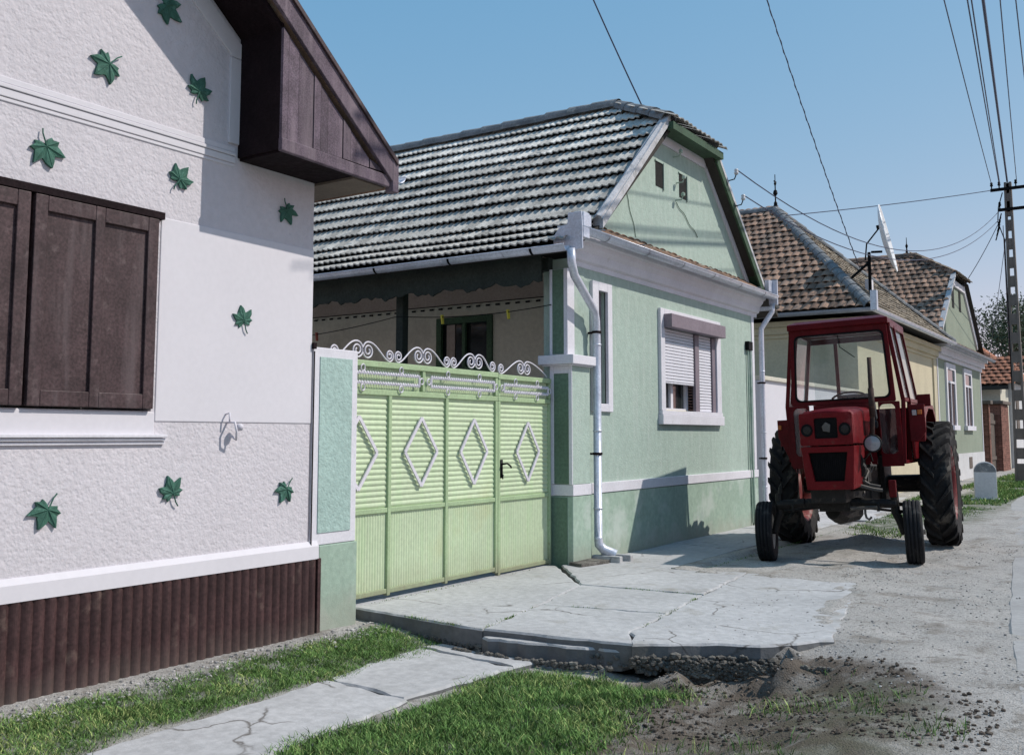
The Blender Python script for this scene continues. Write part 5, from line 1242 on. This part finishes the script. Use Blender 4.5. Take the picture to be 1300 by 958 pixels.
# raised face rim around the lamp recess
mb = MB(); y = -.50
def ringplate(mb, y0, y1, outer, inner):
    n = len(outer); vs = []
    for yy in (y0, y1):
        vs += [(p[0], yy, p[1]) for p in outer]; vs += [(p[0], yy, p[1]) for p in inner]
    fs = []
    for i in range(n):
        j = (i+1) % n; fs += [(i, j, n+j, n+i), (2*n+i, 3*n+i, 3*n+j, 2*n+j), (i, 2*n+i, 2*n+j, j), (n+i, n+j, 3*n+j, 3*n+i)]
    mb.add(vs, fs)
def rr4(x0, x1, z0, z1, r, k=5):
    P = []
    for (cx, cz, a0) in ((x1-r, z1-r, 0), (x0+r, z1-r, 90), (x0+r, z0+r, 180), (x1-r, z0+r, 270)):
        for i in range(k): a = R(a0+90*i/(k-1)); P.append((cx+r*math.cos(a), cz+r*math.sin(a)))
    return P
ringplate(mb, -.545, -.50, rr4(-.335, .335, 1.42, 1.80, .03), rr4(-.145, .145, 1.50, 1.74, .02)); T(mb, 'hood_nose', m_red, hood, bevel=.006)
mb = MB(); mb.box(-.15, .15, -.515, -.503, 1.49, 1.75)
for k in range(7): mb.box(-.13, .13, -.522, -.516, 1.52+.032*k, 1.528+.032*k)
T(mb, 'lamp_recess', m_dark, hood)
for s_ in (-1, 1):
    mb = MB(); mb.lathe([(.056, -.002), (.074, -.002), (.074, .014), (.056, .012), (.05, .002), (.02, -.004), (0, -.004)], (s_*.238, -.545, 1.60), (0, -1, 0), 24); hl_ = T(mb, 'headlight', m_dark, hood, smooth=True)
    mb = MB(); mb.lathe([(0, .006), (.03, .005), (.05, .003)], (s_*.238, -.545, 1.60), (0, -1, 0), 20); T(mb, 'headlight_lens', m_dlens, hl_, smooth=True)
mb = MB(); mb.prism([(-.035, 1.585), (.05, 1.57), (.06, 1.66), (.0, 1.69), (-.05, 1.64)], 'y', -.54, -.524); T(mb, 'badge', m_metal2, hood, bevel=.004)
mb = MB()   # seam and side louvres
for s_ in (1,):
    for k in range(7): mb.box(.349, .353, .15+.09*k, .19+.09*k, 1.52, 1.70)
T(mb, 'side_louvres', m_dark, hood)
# lower grille housing, tapering to the bottom
def pl(x0, z0, x1, z1): return
mb = MB(); to, bo = (-.335, .335, 1.405), (-.30, .30, .90)
def tp(t, k=1.): x = .335+( .285-.335)*t; z = 1.405-t*.505; return x*k, z
outer = []; inner = []
def quadpts(x_t, x_b, zt, zb, k=6):
    P = []
    c = [(x_t, zt), (-x_t, zt), (-x_b, zb), (x_b, zb)]
    for i in range(4):
        a, b = c[i], c[(i+1) % 4]
        for j in range(k): P.append((a[0]+(b[0]-a[0])*j/k, a[1]+(b[1]-a[1])*j/k))
    return P
ringplate(mb, -.53, -.44, quadpts(.335, .29, 1.405, .90), quadpts(.245, .185, 1.335, 1.0))
for s_ in (-1, 1):
    vs = [(s_*.335, -.44, 1.405), (s_*.345, .18, 1.405), (s_*.31, .02, .92), (s_*.29, -.44, .90)]; vs += [(x-s_*.02, y_, z) for x, y_, z in vs]
    mb.add(vs, [(0, 1, 2, 3), (7, 6, 5, 4), (0, 4, 5, 1), (1, 5, 6, 2), (2, 6, 7, 3), (3, 7, 4, 0)])
mb.box(-.33, .33, -.44, .15, 1.385, 1.404); gr = T(mb, 'grille_housing', m_red, bevel=.006); gr.scale = (.91, 1, 1); gr.location = (.05, 0, 0); hood.scale = (.91, 1, 1); hood.location = (.05, 0, 0)
mb = MB(); mb.box(-.26, .26, -.47, -.45, .96, 1.36)
for k in range(19): mb.box(-.23+.0255*k, -.224+.0255*k, -.485, -.471, .99, 1.35)
T(mb, 'grille_mesh', m_dark, gr)
# exhaust, lamp
mb = MB(); mb.tube([(.40, .35, 1.45), (.44, .30, 1.55), (.46, .28, 1.75), (.475, .28, 2.48)], [.03, .03, .03, .026], 10); mb.tube([(.462, .28, 1.75), (.467, .28, 2.1)], .036, 12); T(mb, 'exhaust_pipe', m_rust, smooth=True)
mb = MB(); c = Vector((.50, -.12, 1.42)); mb.lathe([(0, .11), (.06, .10), (.10, .03), (.108, -.01), (.10, -.02), (.088, -.012)], c, (0, 1, 0), 24); mb.tube([c+Vector((0, .06, -.05)), c+Vector((-.1, .1, -.16)), (.3, .1, 1.2)], .014, 6); wl = T(mb, 'work_lamp', m_metal, smooth=True)
mb = MB(); mb.lathe([(0, -.03), (.05, -.026), (.09, -.012)], c, (0, 1, 0), 24); T(mb, 'lamp_lens', m_lamp, wl, smooth=True)
# cab
CF, CB = .98, 2.35      # front and back of the cab
mb = MB()
def cabw(z): return .70-.085*(z-1.1)/1.9
def cabring(zt=3.03, zb=1.18):
    oo = rr4(-1, 1, 0, 1, .06, 6); P = []
    for x, z in oo: zz = zb+(zt-zb)*z; P.append((x*cabw(zz), zz))
    return P
inn = [(x*1.0, z) for x, z in rr4(-.59, .59, 2.0, 2.89, .07, 6)]
inn = [(x*(cabw(z)/cabw(2.4)), z) for x, z in inn]
out = [(x*cabw(z), z) for x, z in [(a, 1.95+b*1.03) for a, b in rr4(-1, 1, 0, 1, .03, 6)]]
ringplate(mb, CF-.02, CF+.03, out, inn); cab = T(mb, 'cab_frame', m_redd, bevel=.008)
mb = MB(); ringplate(mb, CF-.028, CF+.0, inn, [(x*.965, (z-2.445)*.955+2.445) for x, z in inn]); T(mb, 'windscreen_seal', m_dark, cab)
mb = MB(); n_ = len(inn); mb.add([(x*.98, CF+.005, (z-2.44)*.98+2.44) for x, z in inn], [tuple(range(n_))]); T(mb, 'windscreen', m_glass, cab)
# lower firewall with two small windows
mb = MB()
for s_ in (-1, 1):
    wi = rr4(.45, .645, 1.28, 1.92, .06, 5); wo_ = [(min(max(x, .44), .70), z) for x, z in rr4(.38, .71, 1.12, 1.948, .02, 5)]
    ringplate(mb, CF-.018, CF+.03, [(s_*x, z) for x, z in wo_], [(s_*x, z) for x, z in wi])
mb.box(-.378, .378, CF-.015, CF+.025, 1.15, 1.948)
fw = T(mb, 'firewall', m_redd, cab)
for s_ in (-1, 1): mb = MB(); wi = rr4(.45, .645, 1.28, 1.92, .06, 5); mb.add([(s_*x, CF+.0, z) for x, z in wi], [tuple(range(len(wi)))]); T(mb, 'footwell_window', m_glass, cab)
# roof
mb = MB(); ro_ = [(-.645, CF-.08), (.645, CF-.08), (.66, CB+.02), (-.66, CB+.02)]
vs = [(x, y_, 2.965) for x, y_ in ro_]+[(x*1.0, y_, 3.04) for x, y_ in ro_]+[(x*.86, CF+.06 if y_ < 1.5 else CB-.1, 3.09) for x, y_ in ro_]
mb.add(vs, [(3, 2, 1, 0), (0, 1, 5, 4), (1, 2, 6, 5), (2, 3, 7, 6), (3, 0, 4, 7), (4, 5, 9, 8), (5, 6, 10, 9), (6, 7, 11, 10), (7, 4, 8, 11), (8, 9, 10, 11)])
T(mb, 'cab_roof', m_redd, cab, bevel=.012)
# side frames and rear frame
mb = MB()
for s_ in (-1, 1):
    for (ya, yb) in ((1.42, 1.40), (2.30, 2.28)): mb.bar((s_*.635, yb, 2.97), (s_*.765, ya+.02, 1.95), .05, .04, (0, 1, 0)); mb.bar((s_*.765, ya+.02, 1.96), (s_*.72, ya, 1.15), .05, .04, (0, 1, 0))
    mb.bar((s_*.62, 1.03, 2.96), (s_*.74, 1.06, 1.95), .05, .04, (0, 1, 0)); mb.bar((s_*.74, 1.06, 1.96), (s_*.70, 1.0, 1.15), .05, .045, (0, 1, 0))
    mb.bar((s_*.745, 1.05, 1.97), (s_*.77, 2.32, 1.97), .05, .04, (1, 0, 0)); mb.bar((s_*.63, 1.03, 2.955), (s_*.64, 2.3, 2.955), .05, .05, (1, 0, 0))
    mb.bar((s_*.70, 1.02, 1.17), (s_*.73, 2.3, 1.17), .05, .06, (1, 0, 0))
mb.box(-.72, .72, CB-.06, CB-.02, 1.15, 1.9); mb.box(-.64, .64, CB-.06, CB-.02, 2.88, 2.96)
mb.box(-.30, -.25, CB-.055, CB-.025, 1.9, 2.88)
T(mb, 'cab_post', m_redd, cab, bevel=.004)
for s_ in (-1, 1):
    for y0, y1 in ((1.08, 1.38), (1.45, 2.26)): mb = MB(); mb.add([(s_*.755, y0, 2.0), (s_*.765, y1, 2.0), (s_*.642, y1, 2.93), (s_*.635, y0, 2.93)], [(0, 1, 2, 3)]); T(mb, 'side_window', m_glass, cab)
for s_ in (-1, 1): mb = MB(); vs = [(s_*.735, 1.45, 1.2), (s_*.745, 2.26, 1.2), (s_*.775, 2.26, 1.94), (s_*.775, 1.45, 1.94)]; vs += [(x-s_*.02, a, b) for x, a, b in vs]; mb.add(vs, [(0, 1, 2, 3), (7, 6, 5, 4), (0, 4, 5, 1), (2, 6, 7, 3), (0, 3, 7, 4), (1, 5, 6, 2)]); T(mb, 'door_panel', m_redd, cab)
mb = MB(); mb.add([(-.62, CB-.04, 1.92), (.62, CB-.04, 1.92), (.60, CB-.04, 2.88), (-.60, CB-.04, 2.88)], [(0, 1, 2, 3)]); T(mb, 'rear_window', m_glass, cab)
mb = MB(); c = Vector((.02, 1.35, 2.03)); axd = Vector((0, -.45, .9)).normalized(); u = Vector((1, 0, 0)); v = axd.cross(u)
mb.tube([c+(u*math.cos(a)+v*math.sin(a))*.22 for a in [2*math.pi*k/28 for k in range(28)]], .015, 6, close=True)
for k in range(3): a = 2*math.pi*k/3+.5; mb.tube([c, c+(u*math.cos(a)+v*math.sin(a))*.22], .010, 5)
mb.tube([c, c-axd*.7], .02, 6); T(mb, 'steering_wheel', m_dark, cab, smooth=True)
mb = MB(); mb.box(-.27, .27, 1.70, 2.05, 1.62, 1.74); mb.prism([(-.27, 1.74), (.27, 1.74), (.24, 2.12), (-.24, 2.12)], 'y', 2.0, 2.1); mb.box(-.1, .1, 1.75, 1.95, 1.3, 1.62); T(mb, 'seat', m_cloth, cab, bevel=.03)
mb = MB(); mb.box(-.36, .36, CF+.03, CF+.22, 1.75, 1.99); T(mb, 'dashboard', m_metal2, cab, bevel=.03)
mb = MB(); mb.tube([(.0, CF-.03, 2.86), (.02, CF-.045, 2.7), (.2, CF-.04, 2.55)], .006, 5); T(mb, 'wiper', m_dark, cab)
# fenders
for s_ in (-1, 1):
    zt = 1.90 if s_ > 0 else 1.78; xo = .95 if s_ > 0 else .90
    mb = MB(); P = [(1.18, zt), (2.5, zt+.02), (2.75, zt-.10), (2.9, 1.5), (2.86, 1.48), (2.7, zt-.16), (2.48, zt-.04), (1.9, zt-.04), (1.5, zt-.16), (1.32, 1.45), (1.2, 1.42)]
    mb.prism(P, 'x', *sorted((s_*.80, s_*xo)))
    mb.prism([(1.19, zt-.01), (2.5, zt), (2.75, zt-.12), (2.8, 1.2), (1.3, 1.2), (1.19, 1.42)], 'x', *sorted((s_*.785, s_*.815)))
    if s_ > 0: vs = [(.775, 1.17, zt), (xo+.02, 1.17, zt), (xo+.02, 1.17, 1.55), (xo-.06, 1.17, 1.43), (.775, 1.17, 1.43)]
    else: vs = [(-.92, 1.17, zt), (-.775, 1.17, zt), (-.70, 1.17, 1.05), (-.74, 1.17, 1.15), (-.92, 1.17, 1.55)]
    vs += [(a, b+.03, c_) for a, b, c_ in vs]; mb.add(vs, [(0, 1, 2, 3, 4), (9, 8, 7, 6, 5)]+[(i, 5+i, 5+(i+1) % 5, (i+1) % 5) for i in range(5)])
    if s_ > 0: mb.box(.86, 1.02, 1.5, 1.55, zt-.02, zt+.14)
    fd = T(mb, 'fender', m_redd, bevel=.006)
    mb = MB(); mb.box(*((.885, .94) if s_ > 0 else (-.905, -.86)), 1.14, 1.17, zt-.13, zt-.07); T(mb, 'indicator_lamp', m_amber, fd, bevel=.006)
    if s_ > 0: mb = MB(); mb.box(.82, .875, 1.14, 1.17, zt-.14, zt-.07); T(mb, 'side_lamp', m_lamp, fd, bevel=.006)
for k_ in range(16):
    mb = MB(); a0 = Vector((random.uniform(.2, .36), random.uniform(-.1, .7), random.uniform(.9, 1.35))); a1 = a0+Vector((random.uniform(-.06, .10), random.uniform(-.2, .2), random.uniform(-.2, .15))); mb.tube([a0, (a0+a1)/2+Vector((.04, 0, .02)), a1], random.choice((.007, .011, .016)), 6); T(mb, 'hose', m_metal2)

# ================================================================== 9. GRASS, WEEDS, STONES
def blades(name, label, pts, hmin, hmax, wid, cat='grass', lean=.5):
    n = len(pts); a = rng.random(n)*2*np.pi; h = hmin+(hmax-hmin)*rng.random(n)**1.6; w_ = wid*(.6+.8*rng.random(n)); l = lean*h*(.3+rng.random(n)); b = rng.random(n)*2*np.pi
    p = np.stack([pts[:, 0], pts[:, 1], gh(pts[:, 0], pts[:, 1])-.006], 1); s_ = np.stack([np.cos(a)*w_, np.sin(a)*w_, np.zeros(n)], 1)
    mid = p+np.stack([np.cos(b)*l*.35, np.sin(b)*l*.35, h*.6], 1); tip = p+np.stack([np.cos(b)*l, np.sin(b)*l, h], 1)
    Vv = np.stack([p-s_, p+s_, mid+s_*.7, mid-s_*.7, tip], 1).reshape(-1, 3); base = np.arange(n)[:, None]*5
    fq = np.concatenate([base+np.array([0, 1, 2, 3])], 1).tolist(); ft = (base+np.array([3, 2, 4])).tolist()
    me = bpy.data.meshes.new(name); me.from_pydata(Vv.tolist(), [], fq+ft); me.update()
    col = np.ones((2*n, 4), np.float32); t = (.55+.9*rng.random(n)); yl = rng.random(n) < (.10+.25*(vnoise(pts[:, 0], pts[:, 1], 2.7, 77) > .12)); c = np.stack([t, t, t], 1)*np.where(yl[:, None], np.array([2.6, 1.7, 2.2]), 1.)
    col[:n, :3] = c; col[n:, :3] = c*1.15
    at_ = me.attributes.new('tint', 'FLOAT_COLOR', 'FACE'); at_.data.foreach_set('color', col.ravel()); me.materials.append(m_grass)
    o = bpy.data.objects.new(name, me); sc.collection.objects.link(o); return tag(o, label, cat, kind='stuff')
def scatter(n, x0, x1, y0, y1, dens):
    P = np.stack([x0+(x1-x0)*rng.random(n), y0+(y1-y0)*rng.random(n)], 1); return P[rng.random(n) < dens(P[:, 0], P[:, 1])]
def dn(x, y, s=2.2, seed=11, lo=-.15, hi=.1): return sstep(lo, hi, vnoise(x, y, s, seed)+.5*vnoise(x, y, s*3.1, seed+1))
e1 = lambda x, y: sstep(-5.66, -5.45, x+.12*vnoise(x, y, 3, 21))*sstep(-4.83, -4.98, x+.25*vnoise(x, y, 2.5, 22))*sstep(-.02, -.28, y-interp_edge(x)+.3*vnoise(x, y, 3, 9))*(.25+.75*dn(x, y, 2, 31, -.35, .0))
blades('grass', 'short green grass between the ribbed plinth and the footpath', scatter(75000, -5.75, -4.7, 1.5, 6.6, e1), .015, .05, .0028, lean=1.1)
e2 = lambda x, y: sstep(-4.12, -3.98, x+.2*vnoise(x, y, 3, 23))*sstep(-2.55, -2.95, x+.3*vnoise(x, y, 2.5, 24))*sstep(-.2, -.42, y-interp_edge(x)+.2*vnoise(x, y, 3, 9))
blades('grass', 'lush green grass in front of the broken slab edge', scatter(60000, -4.2, -2.5, 3, 6.6, e2), .02, .07, .0032, lean=1.0)
e3 = lambda x, y: dn(x, y, 2.0, 41, .0, .25)*sstep(-.15, -.4, y-interp_edge(x))*.7
blades('grass', 'sparse tufts growing in the dug soil', scatter(9000, -2.9, -.9, 3, 7.2, e3), .02, .09, .003, lean=.9)
e4 = lambda x, y: dn(x, y, .9, 51, -.2, .1)
blades('grass', 'thin grass on the verge behind the tractor', scatter(15000, -4.4, -2.6, 15.2, 24, lambda x, y: dn(x, y, 1.4, 51, .0, .3)*sstep(-2.9, -3.5, x+.25*(19-y)*0)), .02, .07, .006)
blades('grass', 'grass round the milestone and the foot of the pole', scatter(26000, -5.0, -3.05, 23.5, 50, e4), .03, .12, .012)
# weeds in the slab joints and along the walls
L_ = []
for a, b, n in ((J['c'], J['n'], 90), (J['d'], J['i'], 260), (J['n'], J['i'], 160), (J['h'], J['n'], 60), (J['b'], J['c'], 160), ((-6.02, 6.7), (-6.02, 9.8), 260), (J['a'], J['b'], 260), ((-5.8, 16.5), (-5.8, 23), 120), ((-4.43, 10.6), (-4.43, 20), 500)):
    t = rng.random(n)
    if n < 300: c = rng.random(4); t = np.clip(c[rng.integers(0, 4, n)]+rng.normal(0, .07, n), 0, 1)
    L_.append(np.stack([a[0]+(b[0]-a[0])*t+rng.normal(0, .018, n), a[1]+(b[1]-a[1])*t+rng.normal(0, .018, n)], 1))
P = np.concatenate(L_); 
_gh = gh
def gh(x, y): return np.maximum(_gh(x, y), np.where(np.asarray(y) > interp_edge(x)-.02, -.004, -1))
blades('weeds', 'small weeds and moss growing in the pavement joints', P, .008, .03, .003, 'weeds')
gh = _gh
# loose stones and soil clods
def stones(name, label, mat, n, x0, x1, y0, y1, r0, r1, dens, cat, pw=2.5):
    mb = MB(); P = scatter(n, x0, x1, y0, y1, dens); z = gh(P[:, 0], P[:, 1]); z = np.where(inside(P[:, 0], P[:, 1], SLAB_R), .0, z)
    for (x, y), zz in zip(P, z):
        r = r0+(r1-r0)*random.random()**pw; mb.tint = random.uniform(.6, 1.5); rock(mb, Vector((x, y, zz+r*.25)), r)
    mb.tint = 1; tag(mb.build(name, mat), label, cat, kind='stuff')
stones('pebbles', 'scattered pebbles on the sandy verge', m_stone, 5200, -3.3, -.8, 6.4, 15, .002, .012, lambda x, y: .25+.75*dn(x, y, 1.5, 61, -.2, .2), 'pebbles', 3)
stones('soil_clods', 'dark soil clods heaped by the slab corner', m_dirt, 7000, -3.2, -.8, 5.2, 7.5, .002, .017, lambda x, y: sstep(.15, -.1, y-interp_edge(x))*(.3+.7*dn(x, y, 2.5, 71)), 'soil')
stones('grit', 'fine grit lying on the concrete slabs', m_stone, 900, -5.9, -2.4, 6.7, 12, .002, .006, lambda x, y: dn(x, y, 1.2, 81, -.1, .3), 'grit')
stones('pebbles', 'pale chippings along the foot of the ribbed plinth', m_stone, 900, -5.78, -5.4, 2, 6.5, .005, .02, lambda x, y: np.ones_like(x), 'pebbles')

for o in sc.objects:
    if '_w' in o: del o['_w']
